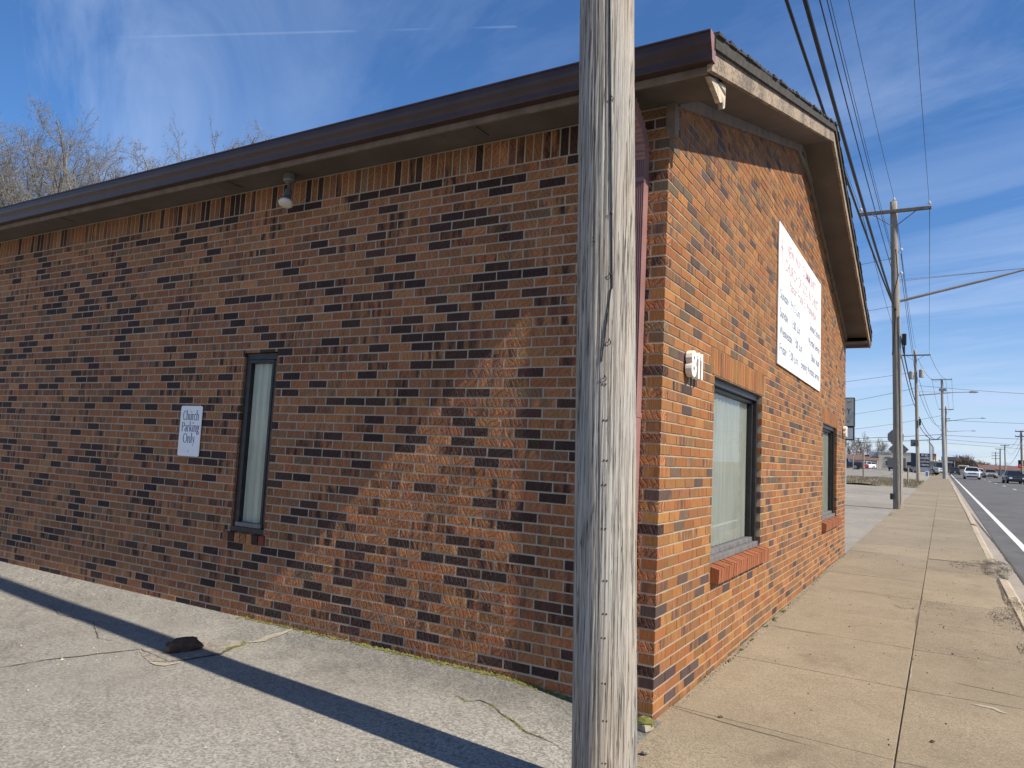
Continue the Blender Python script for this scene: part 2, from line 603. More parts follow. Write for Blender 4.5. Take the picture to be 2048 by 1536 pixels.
def wood_pole_material(name, light, dark, crack=1.0):
    m, t, p = mat(name)
    oc = t.n('ShaderNodeTexCoord').outputs['Object']
    warp = t.noise(t.scale(oc, (3, 3, 0.9)), 1.0, 2, 0.5)
    g = t.noise(t.scale(oc, (95, 95, 1.1)), 1.0, 6, 0.72, 0.15)
    g2 = t.noise(t.scale(oc, (210, 210, 3.0)), 1.0, 4, 0.7)
    ck = t.noise(t.scale(oc, (30, 30, 0.22)), 1.0, 4, 0.62, 0.15)
    big = t.noise(t.scale(oc, (4, 4, 0.9)), 1.0, 4, 0.55)
    c = t.mix(t.mapr(g, 0.36, 0.58), dark, light)
    c = t.mix(t.mapr(g2, 0.35, 0.65, 0.0, 0.55), c, t.mix(1.0, c, (0.62, 0.61, 0.60), 'MULTIPLY'))
    c = t.mix(t.mapr(big, 0.40, 0.70, 0.0, 0.55), c, t.mix(1.0, c, (1.0, 0.80, 0.58), 'MULTIPLY'))
    line = t.math('ABSOLUTE', t.math('SUBTRACT', ck, 0.5))
    crk = t.mapr(line, 0.002, 0.011, 1.0, 0.0)
    c = t.mix(t.math('MULTIPLY', crk, 0.85 * crack), c, (0.035, 0.03, 0.027))
    t.link(c, p.inputs['Base Color'])
    p.inputs['Roughness'].default_value = 0.9
    p.inputs['Specular IOR Level'].default_value = 0.2
    h = t.math('SUBTRACT', t.math('ADD', t.math('MULTIPLY', g, 0.9), t.math('MULTIPLY', g2, 0.5)), t.math('MULTIPLY', crk, 0.9))
    t.link(t.bump(h, 1.0, 0.006), p.inputs['Normal'])
    return m


M_POLE = wood_pole_material('weathered_pole_wood', (0.46, 0.435, 0.395), (0.20, 0.187, 0.167), 0.8)
M_POLE2 = wood_pole_material('pole_wood_far', (0.40, 0.37, 0.31), (0.22, 0.20, 0.165), 0.5)


def glass_material():
    m = bpy.data.materials.new('window_glass')
    m.use_nodes = True
    t = NT(m.node_tree)
    nt = m.node_tree
    nt.nodes.remove(nt.nodes['Principled BSDF'])
    out = nt.nodes['Material Output']
    lw = t.n('ShaderNodeFresnel')
    lw.inputs[0].default_value = 1.5
    tr = t.n('ShaderNodeBsdfTransparent')
    tr.inputs[0].default_value = (0.92, 0.95, 0.92, 1)
    gl = t.n('ShaderNodeBsdfGlossy')
    gl.inputs['Roughness'].default_value = 0.015
    mx = t.n('ShaderNodeMixShader')
    t.link(t.math('MULTIPLY', lw.outputs[0], 0.75, clamp=True), mx.inputs[0])
    t.link(tr.outputs[0], mx.inputs[1])
    t.link(gl.outputs[0], mx.inputs[2])
    t.link(mx.outputs[0], out.inputs[0])
    return m


M_GLASS = glass_material()


def curtain_material():
    m, t, p = mat('curtain_cloth')
    geo = t.n('ShaderNodeNewGeometry').outputs['Position']
    n = t.noise(t.scale(geo, (90, 90, 1.5)), 1.0, 3, 0.6)
    st = t.noise(t.scale(geo, (2, 2, 1.2)), 1.5, 4, 0.6)
    c = t.mix(t.mapr(n, 0.3, 0.7), (0.62, 0.60, 0.50), (0.78, 0.76, 0.66))
    c = t.mix(t.mapr(st, 0.5, 0.75, 0.0, 0.4), c, (0.45, 0.42, 0.30))
    t.link(c, p.inputs['Base Color'])
    p.inputs['Roughness'].default_value = 0.9
    return m


M_CURTAIN = curtain_material()
M_DARKGLASS = plain('car_glass', (0.012, 0.015, 0.018), 0.08, spec=0.6)
M_TYRE = plain('tyre_rubber', (0.018, 0.018, 0.018), 0.85)
M_RIM = plain('alloy_rim', (0.40, 0.41, 0.42), 0.35, 0.7)
M_HEADLIGHT = plain('headlight_lens', (0.70, 0.72, 0.74), 0.12)
M_CHROME = plain('chrome_trim', (0.55, 0.56, 0.58), 0.2, 0.9)

# ------------------------------------------------------------------ the lie of the land
PY = [-900, -200, 0, 180, 260, 600, 3000]
PZ = [-2.5, -1.9, 0, 1.71, 2.2, 2.6, 3.0]
LY = [0, 60, 75, 90, 112, 130, 160, 200, 260, 600, 3000]
LZ = [0, .57, .78, 1.05, 1.45, 1.60, 1.80, 2.0, 2.25, 2.6, 3.0]


def road_z(y):
    return float(np.interp(y, PY, PZ))


def land_z(x, y):
    r = road_z(y)
    if y <= 58:
        return r
    l = float(np.interp(y, LY, LZ))
    k = min(1.0, max(0.0, (-0.3 - x) / 2.5))
    return r + (l - r) * k


def paint_x(y):      # outer edge line of the carriageway
    return 2.87


def kerb_x(y):       # back of the kerb
    return 2.10 + 0.01 * math.sin(y * 0.31)


def sheet(name, xs_of_y, ys, dz, material, nx=1, kind='structure', wob=0.0, zf=None):
    """strip of ground between two edges given per y, following the land"""
    mb = MB()
    rows = []
    for y in ys:
        x0, x1 = xs_of_y(y)
        row = []
        for i in range(nx + 1):
            x = x0 + (x1 - x0) * i / nx
            z = (zf(x, y) if zf else road_z(y)) + dz
            if wob:
                z += wob * (math.sin(x * 1.7 + y * 0.9) + math.sin(x * 0.6 - y * 1.3 + 1))
            row.append(len(mb.v))
            mb.v.append((x, y, z))
        rows.append(row)
    for a, b in zip(rows, rows[1:]):
        for i in range(nx):
            mb.f.append((a[i], a[i + 1], b[i + 1], b[i]))
            mb.m.append(0)
    o = obj(name, mb, material, recalc=False, smooth=True)
    if kind:
        o['kind'] = kind
    return o


YS = [-60, -30, -20, -12, -8, -6, -5, -4, -3, -2, -1, 0] + [i * 1.2 for i in range(1, 46)] + [57, 60, 66, 72, 80, 90, 100, 115, 130, 150, 180, 220, 260, 330, 420]
# broad ground to the horizon
gx = [-2500, -900, -300, -120, -60, -30, -15, -8, -5, -3.5, -2.5, -1.5, -0.6, -0.3, 1.9, 2.4, 18, 40, 100, 300, 900, 2500]
gy = [-900, -300, -100, -60, -30, -12, -4, 0, 5, 9.6, 14, 18, 24, 30, 35, 40, 48, 54, 60, 67, 75, 82, 90, 100, 112, 121, 130, 145, 160, 180, 200, 230, 260, 300, 600, 1200, 3000]
mb = MB()
for y in gy:
    for x in gx:
        z = land_z(x, y) - (0.10 if -30 < y < 255 and -60 < x < 40 else 0.02) - (0.10 if 1 < x < 20 else 0.0)
        mb.v.append((x, y, z))
n = len(gx)
for j in range(len(gy) - 1):
    for i in range(n - 1):
        mb.f.append((j * n + i, j * n + i + 1, (j + 1) * n + i + 1, (j + 1) * n + i))
        mb.m.append(0)
o = obj('ground', mb, M_TERRAIN, recalc=False)
o['kind'] = 'structure'

# road, edge line, lane dashes
sheet('road', lambda y: (paint_x(y) - 0.44, 17.0), YS, -0.062, M_ROAD, nx=4)
sheet('edge_line', lambda y: (paint_x(y) - 0.065, paint_x(y) + 0.065), YS, -0.057, M_PAINT)
for k, (x, y) in enumerate([(6.43, 6), (6.43, 18.2), (6.43, 30.4), (6.43, 42.6), (6.43, 54.8), (6.43, 66.0), (6.43, 77.6), (6.40, 89.5), (6.40, 101.5), (6.40, 114)]):
    mb = MB()
    for i in range(5):
        yy = y + i * 0.75
        mb.v += [(x - 0.06, yy, road_z(yy) - 0.057), (x + 0.06, yy, road_z(yy) - 0.057)]
    for i in range(4):
        mb.f.append((2 * i, 2 * i + 1, 2 * i + 3, 2 * i + 2))
        mb.m.append(0)
    o = obj('lane_dash', mb, M_PAINT, recalc=False)
    o['kind'] = 'structure'
# gutter pan between kerb and road
sheet('gutter_pan', lambda y: (kerb_x(y) + 0.12, paint_x(y) - 0.452), YS, -0.066, M_GUTTER)

# car park beside the building (asphalt, with a low fillet against the wall)
def lot_z(x, y):
    z = 0.004 + 0.006 * max(-12, y) * 0.6
    if x < -0.2 and y > -1.2:
        z += (0.066 * min(1.0, (-0.2 - x) / 0.8)) * math.exp(-abs(min(0, y)) / 0.16)
    z += 0.004 * math.sin(x * 2.1 + 0.6) * math.sin(y * 2.6) if y < -0.4 else 0
    return z


lx = [-60, -40, -25, -18, -14] + [-12 + 0.25 * i for i in range(0, 48)] + [0.045]
ly = [-60, -30, -18, -12, -8] + [-6 + 0.3 * i for i in range(0, 15)] + [-1.5, -1.3, -1.1, -0.9, -0.7, -0.55, -0.45, -0.35, -0.28, -0.22, -0.16, -0.11, -0.07, -0.03, 0.04]
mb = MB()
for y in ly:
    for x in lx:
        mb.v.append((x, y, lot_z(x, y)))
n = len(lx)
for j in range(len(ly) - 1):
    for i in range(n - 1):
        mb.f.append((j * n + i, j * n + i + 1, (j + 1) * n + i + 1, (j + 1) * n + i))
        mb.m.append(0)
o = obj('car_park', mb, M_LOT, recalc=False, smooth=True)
o['kind'] = 'structure'

# car park beyond the building and the rising lot past the fence
sheet('neighbour_car_park', lambda y: (-40, 0.02), [9.62, 12, 15, 18, 21, 24, 27, 30, 33, 36, 40, 44, 48, 53.2], -0.012, M_LOT2, nx=30, zf=land_z)
sheet('grass_strip', lambda y: (-40, 0.02), [52.8, 54, 56, 58, 60, 62, 64, 67, 70, 73, 76, 78.3], 0.012, M_GRASSDRY, nx=80, zf=lambda x, y: land_z(x, y) + (0.10 * math.sin(x * 1.3) * math.sin(y * 1.1) if x < -0.5 else 0), kind='structure')
sheet('car_dealer_lot', lambda y: (-60, 0.0), [78, 84, 90, 100, 112, 121, 130, 145, 160, 180, 200, 230, 260], 0.01, M_LOT2, nx=60, zf=land_z)

# ---- sidewalk of single slabs
sidewalk = sheet('sidewalk', lambda y: (0.0 if y > 0 else -0.04, kerb_x(y)), [-8, -5, -3, -1.5, -0.02, 0.02] + [i * 1.5 for i in range(1, 36)], -0.010, M_JOINT, nx=2)
rnd = random.Random(3)
ys = [-6.4, -4.9, -3.4, -1.9, -0.65, 0.30, 1.72, 3.0, 4.18, 5.62, 7.08]
while ys[-1] < 47:
    ys.append(ys[-1] + 1.5)


def slab(xa, xb, ya, yb, sk=0.0, far=False):
    mb = MB()
    g = 0.002
    t = [rnd.uniform(-0.003, 0.003) for _ in range(4)]
    c = 0.003
    pts = [(xa + g, ya + g + sk), (xb - g, ya + g - sk * 0.4), (xb - g, yb - g - sk * 0.4), (xa + g, yb - g + sk)]
    inn = [(xa + g + c, ya + g + c + sk), (xb - g - c, ya + g + c - sk * 0.4), (xb - g - c, yb - g - c - sk * 0.4), (xa + g + c, yb - g - c + sk)]
    vs = [(x, y, road_z(y) - 0.05) for x, y in pts] + [(x, y, road_z(y) + t[i] - 0.007) for i, (x, y) in enumerate(pts)] + [(x, y, road_z(y) + t[i]) for i, (x, y) in enumerate(inn)]
    fs = [(8, 9, 10, 11)]
    for i in range(4):
        j = (i + 1) % 4
        fs += [(i, j, 4 + j, 4 + i), (4 + i, 4 + j, 8 + j, 8 + i)]
    mb.add(vs, fs)
    return obj('paving_slab', mb, M_SIDEWALK, sidewalk)


for a, b in zip(ys, ys[1:]):
    xl = 0.004 if b > 0.35 else -0.03
    sk = 0.05 if a < 8 else 0.0
    slab(xl, 1.218, a, b, sk, a > 20)
    if 8.0 < a < 9.4:
        slab(1.222, kerb_x(a) - 0.16, a, b - 0.2, -0.03)
    else:
        slab(1.222, kerb_x((a + b) / 2) - 0.01, a, b, -0.03, a > 20)
far = sheet('far_sidewalk', lambda y: (0.004, kerb_x(y) - 0.01), [ys[-1], 52, 58, 64, 72, 80, 90, 100, 115, 130], 0.0, M_SIDEWALK)

# ---- kerb stones
kerb = sheet('kerb_bed', lambda y: (kerb_x(y) - 0.02, kerb_x(y) + 0.15), YS, -0.07, M_GUTTER)
ky = -6.0
while ky < 80:
    L = 2.4 if ky < 9 else 3.0
    y0, y1 = ky, ky + L - 0.03
    ky += L
    if 7.2 < (y0 + y1) / 2 < 10.6:
        continue
    broken = 10.6 < (y0 + y1) / 2 < 18.5
    mb = MB()
    top = -0.03 if broken else 0.004
    segs = 6
    for i in range(segs + 1):
        yy = y0 + (y1 - y0) * i / segs
        x = kerb_x(yy)
        z = road_z(yy)
        jt = rnd.uniform(-0.012, 0.012) if broken else rnd.uniform(-0.003, 0.003)
        mb.v += [(x, yy, z - 0.08), (x, yy, z + top + jt * 0.5 - 0.012), (x + 0.012, yy, z + top + jt), (x + 0.10, yy, z + top - 0.008 + jt), (x + 0.135, yy, z + top - 0.035), (x + 0.15 + abs(jt), yy, z - 0.08)]
    for i in range(segs):
        for k in range(5):
            a = i * 6 + k
            mb.f.append((a, a + 1, a + 7, a + 6))
            mb.m.append(0)
    mb.f += [(0, 1, 2, 3, 4, 5), tuple(segs * 6 + k for k in range(6))[::-1]]
    mb.m += [0, 0]
    obj('kerb_stone', mb, M_KERB, kerb)


# ------------------------------------------------------------------ small ground things
def stone_mesh(mb, c, s, r, seed, mi=0):
    rr = random.Random(seed)
    b = len(mb.v)
    rings = [(0.55, -0.5), (1.0, -0.15), (0.92, 0.3), (0.5, 0.62)]
    n = 7
    for q, z in rings:
        for k in range(n):
            a = 2 * math.pi * (k + 0.3 * rr.random()) / n
            w = q * rr.uniform(0.8, 1.15)
            p = Matrix.Rotation(r, 3, 'Z') @ Vector((w * s[0] * math.cos(a), w * s[1] * math.sin(a), z * s[2] * rr.uniform(0.85, 1.1)))
            mb.v.append((c[0] + p.x, c[1] + p.y, c[2] + p.z))
    for i in range(3):
        for k in range(n):
            k2 = (k + 1) % n
            mb.f.append((b + i * n + k, b + i * n + k2, b + (i + 1) * n + k2, b + (i + 1) * n + k))
            mb.m.append(mi)
    mb.f += [tuple(b + k for k in range(n))[::-1], tuple(b + 3 * n + k for k in range(n))]
    mb.m += [mi, mi]


mb = MB()
rr = random.Random(5)
wv_ = [(Vector((rr.uniform(-1, 1), rr.uniform(-1, 1), rr.uniform(-1, 1))).normalized() * rr.uniform(1.5, 7), rr.uniform(0, 6.28), rr.uniform(.02, .09)) for _ in range(16)]
RN, RM = 14, 22
for i in range(RN + 1):
    th = math.pi * i / RN
    for j in range(RM):
        ph = 2 * math.pi * j / RM
        d = Vector((math.sin(th) * math.cos(ph), math.sin(th) * math.sin(ph), math.cos(th)))
        e_ = Vector((math.copysign(abs(d.x) ** .7, d.x), math.copysign(abs(d.y) ** .7, d.y), math.copysign(abs(d.z) ** .75, d.z)))
        s_ = 1 + sum(a_ * math.sin(k_.dot(d) + p_) for k_, p_, a_ in wv_)
        q = Matrix.Rotation(RAD(-14), 3, 'Z') @ Vector((e_.x * .058 * s_, e_.y * .118 * s_, e_.z * .048 * s_))
        mb.v.append((-3.19 + q.x, -0.745 + q.y, lot_z(-3.19, -.74) + .034 + q.z))
for i in range(RN):
    for j in range(RM):
        j2 = (j + 1) % RM
        mb.f.append((i * RM + j, (i + 1) * RM + j, (i + 1) * RM + j2, i * RM + j2))
        mb.m.append(0)
tag(obj('rock', mb, M_ROCKBROWN, smooth=True), 'dark brown rock lying on the cracked grey car park', 'rock')
t = thing('rock', 'green moss covered rock at the foot of the brick corner', 'rock', (0.0, -0.13, 0.0))
mb = MB()
stone_mesh(mb, (0.0, -0.13, 0.02), (0.055, 0.06, 0.06), 0.4, 11)
obj('stone', mb, M_STONEGREY, t)
mb = MB()
stone_mesh(mb, (0.0, -0.128, 0.036), (0.054, 0.058, 0.05), 0.4, 12)
obj('moss_cap', mb, M_MOSS, t)
mb = MB()
stone_mesh(mb, (0.125, -0.46, 0.012), (0.022, 0.016, 0.02), 1.0, 21)
tag(obj('pebble', mb, M_STONEGREY), 'small grey stone on the pavement beside the near wooden pole', 'stone')
for (x, y, s, lab) in [(0.304, 0.327, 0.016, 'brown pebble on the pavement nearest the brick corner'), (1.387, 0.69, 0.016, 'dark pebble on the pavement nearest the bottom edge of the picture')]:
    mb = MB()
    stone_mesh(mb, (x, y, road_z(y) + s * 0.4), (s, s * 0.7, s * 0.7), x * 3, int(x * 100))
    tag(obj('pebble', mb, M_ROCKBROWN), lab, 'stone')


def gravel(name, label, spots, count, seed, smin, smax, material):
    rr = random.Random(seed)
    mb = MB()
    for _ in range(count):
        cx, cy, rx, ry = rr.choice(spots)
        d = rr.random() ** 0.7
        a = rr.uniform(0, 6.283)
        x, y = cx + rx * d * math.cos(a), cy + ry * d * math.sin(a)
        s = rr.uniform(smin, smax) * (1.6 if rr.random() < 0.06 else 1)
        z = (road_z(y) if x > 0 else lot_z(x, y)) + s * 0.3 - (0.03 if x > kerb_x(y) + 0.1 else 0)
        b = len(mb.v)
        for q in ((1, 0, 0), (-.5, .8, 0), (-.5, -.8, 0), (0, 0, 0.9), (0.2, .1, -.6)):
            mb.v.append((x + s * (q[0] * math.cos(a) - q[1] * math.sin(a)), y + s * (q[0] * math.sin(a) + q[1] * math.cos(a)), z + s * q[2]))
        mb.f += [(b, b + 1, b + 3), (b + 1, b + 2, b + 3), (b + 2, b, b + 3), (b, b + 4, b + 1), (b + 1, b + 4, b + 2), (b + 2, b + 4, b)]
        mb.m += [0] * 6
    return tag(obj(name, mb, material), label, 'gravel', kind='stuff')


gravel('gravel', 'loose grey gravel spilled over the broken kerb', [(1.95, 9.6, 0.42, 0.85), (2.2, 10.2, 0.2, 0.8), (2.12, 8.9, 0.14, 0.6)], 2600, 4, 0.004, 0.011, M_STONEGREY)
gravel('gravel', 'loose gravel patch at the right edge of the pavement', [(2.05, 5.1, 0.20, 0.75), (2.15, 3.6, 0.16, 0.55), (2.2, 6.2, 0.15, 0.5)], 2600, 5, 0.003, 0.009, M_STONEGREY)
gravel('grit', 'scattered grit and dry leaf bits on the pavement', [(1.1, 3.0, 1.0, 3.0), (1.4, 5.5, 0.7, 2.5), (0.9, 12, 0.9, 5), (0.3, 22, 0.5, 3)], 260, 6, 0.003, 0.008, M_ROCKBROWN)
gravel('dirt', 'strip of dirt and grit gathered along the foot of the front wall', [(0.035, 1.2, 0.03, 1.0), (0.035, 2.6, 0.035, 1.2), (0.04, 4.2, 0.04, 1.4), (0.03, 6.5, 0.03, 2.0), (0.03, 8.4, 0.03, 1.2)], 1500, 10, 0.0025, 0.008, M_STONEGREY)
gravel('grit', 'white chips scattered on the car park asphalt', [(-3.4, -1.2, 1.2, 1.0), (-2.4, -1.8, 1.5, 0.9), (-5.5, -0.25, 1.4, 0.2)], 110, 8, 0.004, 0.012, M_PATCH)
gravel('gravel', 'dirt and gravel at the edge of the neighbouring lot', [(-0.35, 10.6, 0.3, 0.8), (-0.2, 12.5, 0.2, 1.8), (-0.25, 17, 0.25, 2.5), (-0.2, 21.5, 0.4, 1.2)], 900, 9, 0.008, 0.022, M_STONEGREY)


def ribbon(name, label, pts, w, material, dz=0.004, seed=1, zf=None, cat='crack', jag=0.35):
    rr = random.Random(seed)
    fine = []
    for (a, b) in zip(pts, pts[1:]):
        k = max(2, int(math.hypot(b[0] - a[0], b[1] - a[1]) / 0.045))
        for i in range(k):
            t_ = i / k
            fine.append((a[0] + (b[0] - a[0]) * t_, a[1] + (b[1] - a[1]) * t_))
    fine.append(pts[-1])
    mb = MB()
    n = len(fine)
    for i, (x, y) in enumerate(fine):
        p, q = fine[max(0, i - 1)], fine[min(n - 1, i + 1)]
        dx, dy = q[0] - p[0], q[1] - p[1]
        l = math.hypot(dx, dy) or 1
        nx_, ny_ = -dy / l, dx / l
        o1 = rr.uniform(-1, 1) * w * jag * 2
        e = min(1, 0.25 + 3 * min(i, n - 1 - i) / n)
        wl, wr = w * e * rr.uniform(1 - jag, 1 + jag), w * e * rr.uniform(1 - jag, 1 + jag)
        for s_ in (-wl, wr):
            X, Y = x + nx_ * (s_ + o1), y + ny_ * (s_ + o1)
            mb.v.append((X, Y, (zf or lot_z)(X, Y) + dz))
    for i in range(n - 1):
        mb.f.append((2 * i, 2 * i + 1, 2 * i + 3, 2 * i + 2))
        mb.m.append(0)
    o = obj(name, mb, material, recalc=False)
    return tag(o, label, cat, kind='stuff')


ribbon('crack', 'brown dirt filled crack running across the car park', [(-3.75, -1.95), (-3.64, -1.45), (-3.52, -1.16), (-3.42, -0.93), (-3.2, -0.95), (-3.03, -0.98)], 0.0055, M_CRACK, seed=2, jag=0.7)
ribbon('crack', 'dark crack in the car park beside the brown rock', [(-3.03, -0.98), (-2.96, -0.8), (-2.93, -0.65), (-3.0, -0.42)], 0.009, M_CRACK, seed=3, jag=0.6)
ribbon('crack', 'thin crack in the car park near the wooden pole', [(-1.17, -0.33), (-1.02, -0.40), (-0.96, -0.34), (-0.86, -0.36), (-0.76, -0.44), (-0.64, -0.50), (-0.51, -0.585), (-0.40, -0.60), (-0.21, -0.68)], 0.0045, M_CRACK, seed=4, jag=0.6)
mb = MB()
rr = random.Random(14)
for i in range(170):
    f_ = rr.choice([0.12, 0.16, 0.32, 0.36, 0.5, 0.58, 0.62, 0.66, 0.7, 0.8]) + rr.uniform(-.03, .03)
    x = -1.17 + 0.96 * f_
    y = float(np.interp(x, [-1.17, -1.02, -0.96, -0.86, -0.76, -0.64, -0.51, -0.40, -0.21], [-0.33, -0.40, -0.34, -0.36, -0.44, -0.50, -0.585, -0.60, -0.68])) + rr.gauss(0, .006)
    q_ = rr.uniform(.003, .008)
    z = lot_z(x, y) + .002
    b_ = len(mb.v)
    mb.v += [(x + q_, y, z), (x - q_ * .5, y + q_ * .9, z), (x - q_ * .5, y - q_ * .9, z), (x, y, z + q_ * .8)]
    mb.f += [(b_, b_ + 1, b_ + 3), (b_ + 1, b_ + 2, b_ + 3), (b_ + 2, b_, b_ + 3)]
    mb.m += [0] * 3
tag(obj('moss', mb, M_MOSS), 'moss tufts in the thin crack near the wooden pole', 'moss', kind='stuff')
ribbon('crack', 'hairline crack running left from the brown rock', [(-5.2, -0.6), (-4.8, -0.75), (-4.4, -0.7), (-3.9, -0.95), (-3.6, -0.92)], .003, M_CRACK, seed=43, jag=0.7)
ribbon('moss', 'mossy patch edge beside the brown rock', [(-3.04, -0.36), (-2.98, -0.42), (-3.0, -0.52), (-2.95, -0.6)], 0.022, M_MOSS, seed=5, cat='moss')
mb = MB()
pp = [(-3.42, -0.93), (-3.33, -0.70), (-3.25, -0.50), (-3.12, -0.36), (-3.0, -0.40), (-2.94, -0.62), (-2.96, -0.82), (-3.04, -0.98), (-3.12, -1.06), (-3.26, -1.02)]
pc = (-3.15, -0.72)
rr = random.Random(44)
fine = []
for i in range(len(pp)):
    a_, b_ = pp[i], pp[(i + 1) % len(pp)]
    for j in range(6):
        f_ = j / 6
        fine.append((a_[0] + (b_[0] - a_[0]) * f_ + rr.uniform(-.008, .008), a_[1] + (b_[1] - a_[1]) * f_ + rr.uniform(-.008, .008)))
mb.v = [(pc[0], pc[1], lot_z(*pc) + .003)] + [(x, y, lot_z(x, y) + .003) for x, y in fine]
mb.f = [(0, i + 1, (i + 1) % len(fine) + 1) for i in range(len(fine))]
mb.m = [0] * len(mb.f)
tag(obj('concrete_patch', mb, M_LOT2, recalc=False), 'worn tan concrete patch under the brown rock', 'patch', kind='stuff')
ribbon('concrete_patch', 'pale concrete patch strip next to the brown rock', [(-2.97, -0.36), (-2.93, -0.15), (-2.88, -0.03)], 0.035, M_PATCH, seed=6, cat='patch', dz=0.006)
ribbon('concrete_patch', 'pale concrete rim below the brown rock', [(-3.1, -1.06), (-2.98, -1.02), (-2.95, -0.95)], 0.03, M_PATCH, seed=7, cat='patch', dz=0.006)
ribbon('crack', 'long dark crack across the neighbouring car park nearest the wall end', [(-6, 15.7), (-3, 16.1), (-0.4, 16.4)], 0.03, M_CRACK, seed=8, zf=lambda x, y: land_z(x, y) - 0.012)
ribbon('crack', 'second dark crack across the neighbouring car park', [(-10, 24.5), (-4, 23.6), (-0.2, 22.6)], 0.04, M_CRACK, seed=9, zf=lambda x, y: land_z(x, y) - 0.012)
ribbon('crack', 'crack where the gutter meets the road', [(2.44, -2), (2.43, 3), (2.44, 8), (2.42, 14), (2.34, 20), (2.30, 26)], 0.018, M_CRACK, seed=10, zf=lambda x, y: road_z(y) - 0.062)

zs = lambda x, y: road_z(y) + 0.001
for (pts, w, sd, lab) in [([(1.22, 3.7), (1.215, 4.4), (1.225, 5.0), (1.235, 5.9)], 0.0045, 21, 'dark widened joint in the middle of the pavement'), ([(0.02, 3.05), (0.2, 3.0), (0.5, 2.98)], 0.008, 22, 'short crack starting at the wall foot'),
                          ([(0.35, 5.72), (0.8, 5.62), (1.2, 5.58)], 0.008, 23, 'crack across the wall side paving'), ([(0.95, 5.1), (1.05, 4.9), (1.15, 4.95), (1.2, 5.2)], 0.005, 24, 'curved hairline crack beside the middle joint'),
                          ([(1.5, 2.1), (1.75, 2.05), (1.95, 2.0)], 0.006, 25, 'crack in the outer paving slabs near the bottom edge'), ([(2.06, 6.3), (2.09, 7.2), (2.10, 8.6)], 0.016, 26, 'dark gap between pavement and kerb'), ([(0.0, 0.32), (0.4, 0.25), (0.85, 0.2)], 0.004, 27, 'dark joint at the brick corner')]:
    ribbon('crack', lab, pts, w, M_JOINT if w < 0.012 else M_CRACK, 0.003, sd, zs)
for (pts, w, sd, lab) in [([(1.30, 4.3), (1.6, 4.25), (2.0, 4.2)], 0.006, 31, 'pale scuffed edge across the outer paving'), ([(1.32, 3.25), (1.7, 3.2), (2.0, 3.15)], 0.005, 32, 'second pale scuffed edge across the outer paving'), ([(1.24, 1.9), (1.235, 2.1), (1.23, 2.4)], 0.003, 33, 'pale worn edge along the middle joint'),
                          ([(1.6, 1.62), (1.72, 1.60), (1.80, 1.55)], 0.022, 34, 'pale scrape on the pavement near the bottom edge'), ([(1.4, 6.1), (1.7, 6.05), (2.0, 6.0)], 0.005, 35, 'third pale edge further along the outer paving')]:
    ribbon('scrape', lab, pts, w, M_PATCH, 0.002, sd, zs, cat='scrape')

# moss line and weeds along the walls
mb = MB()
rr = random.Random(12)
for i in range(900):
    x = -rr.uniform(0.22, 3.5)
    if x < -2.2 and rr.random() < 0.5:
        continue
    y = -abs(rr.gauss(0.006, 0.012)) - 0.002
    s = rr.uniform(0.004, 0.012)
    b = len(mb.v)
    z = lot_z(x, y)
    for q in ((1, 0, 0), (-.5, .9, 0), (-.5, -.9, 0), (0, 0, 1.0)):
        mb.v.append((x + q[0] * s * 1.6, y + q[1] * s, z + q[2] * s))
    mb.f += [(b, b + 1, b + 3), (b + 1, b + 2, b + 3), (b + 2, b, b + 3)]
    mb.m += [0] * 3
tag(obj('moss', mb, M_MOSS), 'yellow green moss along the foot of the side wall', 'moss', kind='stuff')


def weed(x, y, s, seed, label):
    rr = random.Random(seed)
    mb = MB()
    z = road_z(y)
    for i in range(16):
        a = rr.uniform(-0.9, 0.9) + (0 if rr.random() < 0.6 else 1.5)
        l = s * rr.uniform(0.5, 1.2)
        d = Vector((math.cos(a) * 0.8, math.sin(a), rr.uniform(0.3, 0.9))).normalized()
        side = d.cross(Vector((0, 0, 1))).normalized() * (0.16 * l)
        p0 = Vector((x + rr.uniform(-.2, .4) * s, y + rr.uniform(-1, 1) * s, z))
        p1 = p0 + d * l * 0.55
        p2 = p0 + d * l + Vector((0, 0, -0.25 * l))
        mb.add([p0, p1 + side, p2, p1 - side], [(0, 1, 2, 3)])
    return tag(obj('weed', mb, M_WEED, recalc=False), label, 'weed', 'weeds at the foot of the front wall')


for (y, s, sd, lab) in [(1.55, 0.035, 1, 'small weed in the joint below the near window sill'), (1.95, 0.03, 2, 'small weed rooted just past the first pavement joint'), (2.35, 0.03, 3, 'flat weed under the middle of the near window'),
                        (2.95, 0.04, 4, 'green weed tuft under the right edge of the near window'), (3.3, 0.045, 5, 'larger green weed tuft at the wall foot past the near window'), (3.75, 0.045, 6, 'leafy weed clump at the wall foot below the big sign')]:
    weed(0.03, y, s, sd, lab)

# ------------------------------------------------------------------ the brick building
BL, BW = 12.2, 9.6                     # depth along the side wall, width of the front
CH, BR_L, JT = 0.0677, 0.2032, 0.010   # course height, brick module, joint
TOPI = 54.6


def joint_z(i):
    return (TOPI - i) * CH


church = thing('brick_building', 'low gabled brown brick church building with a white notice board', 'building', (-3.0, 4.8, 0.0))


def side_p(u, z, n):
    return (u, -n, z)


def front_p(u, z, n):
    return (n, u, z)


def jit(c, a, rr):
    k = rr.uniform(1 - a, 1 + a)
    return tuple(max(0.004, x * k * rr.uniform(0.94, 1.06)) for x in c)


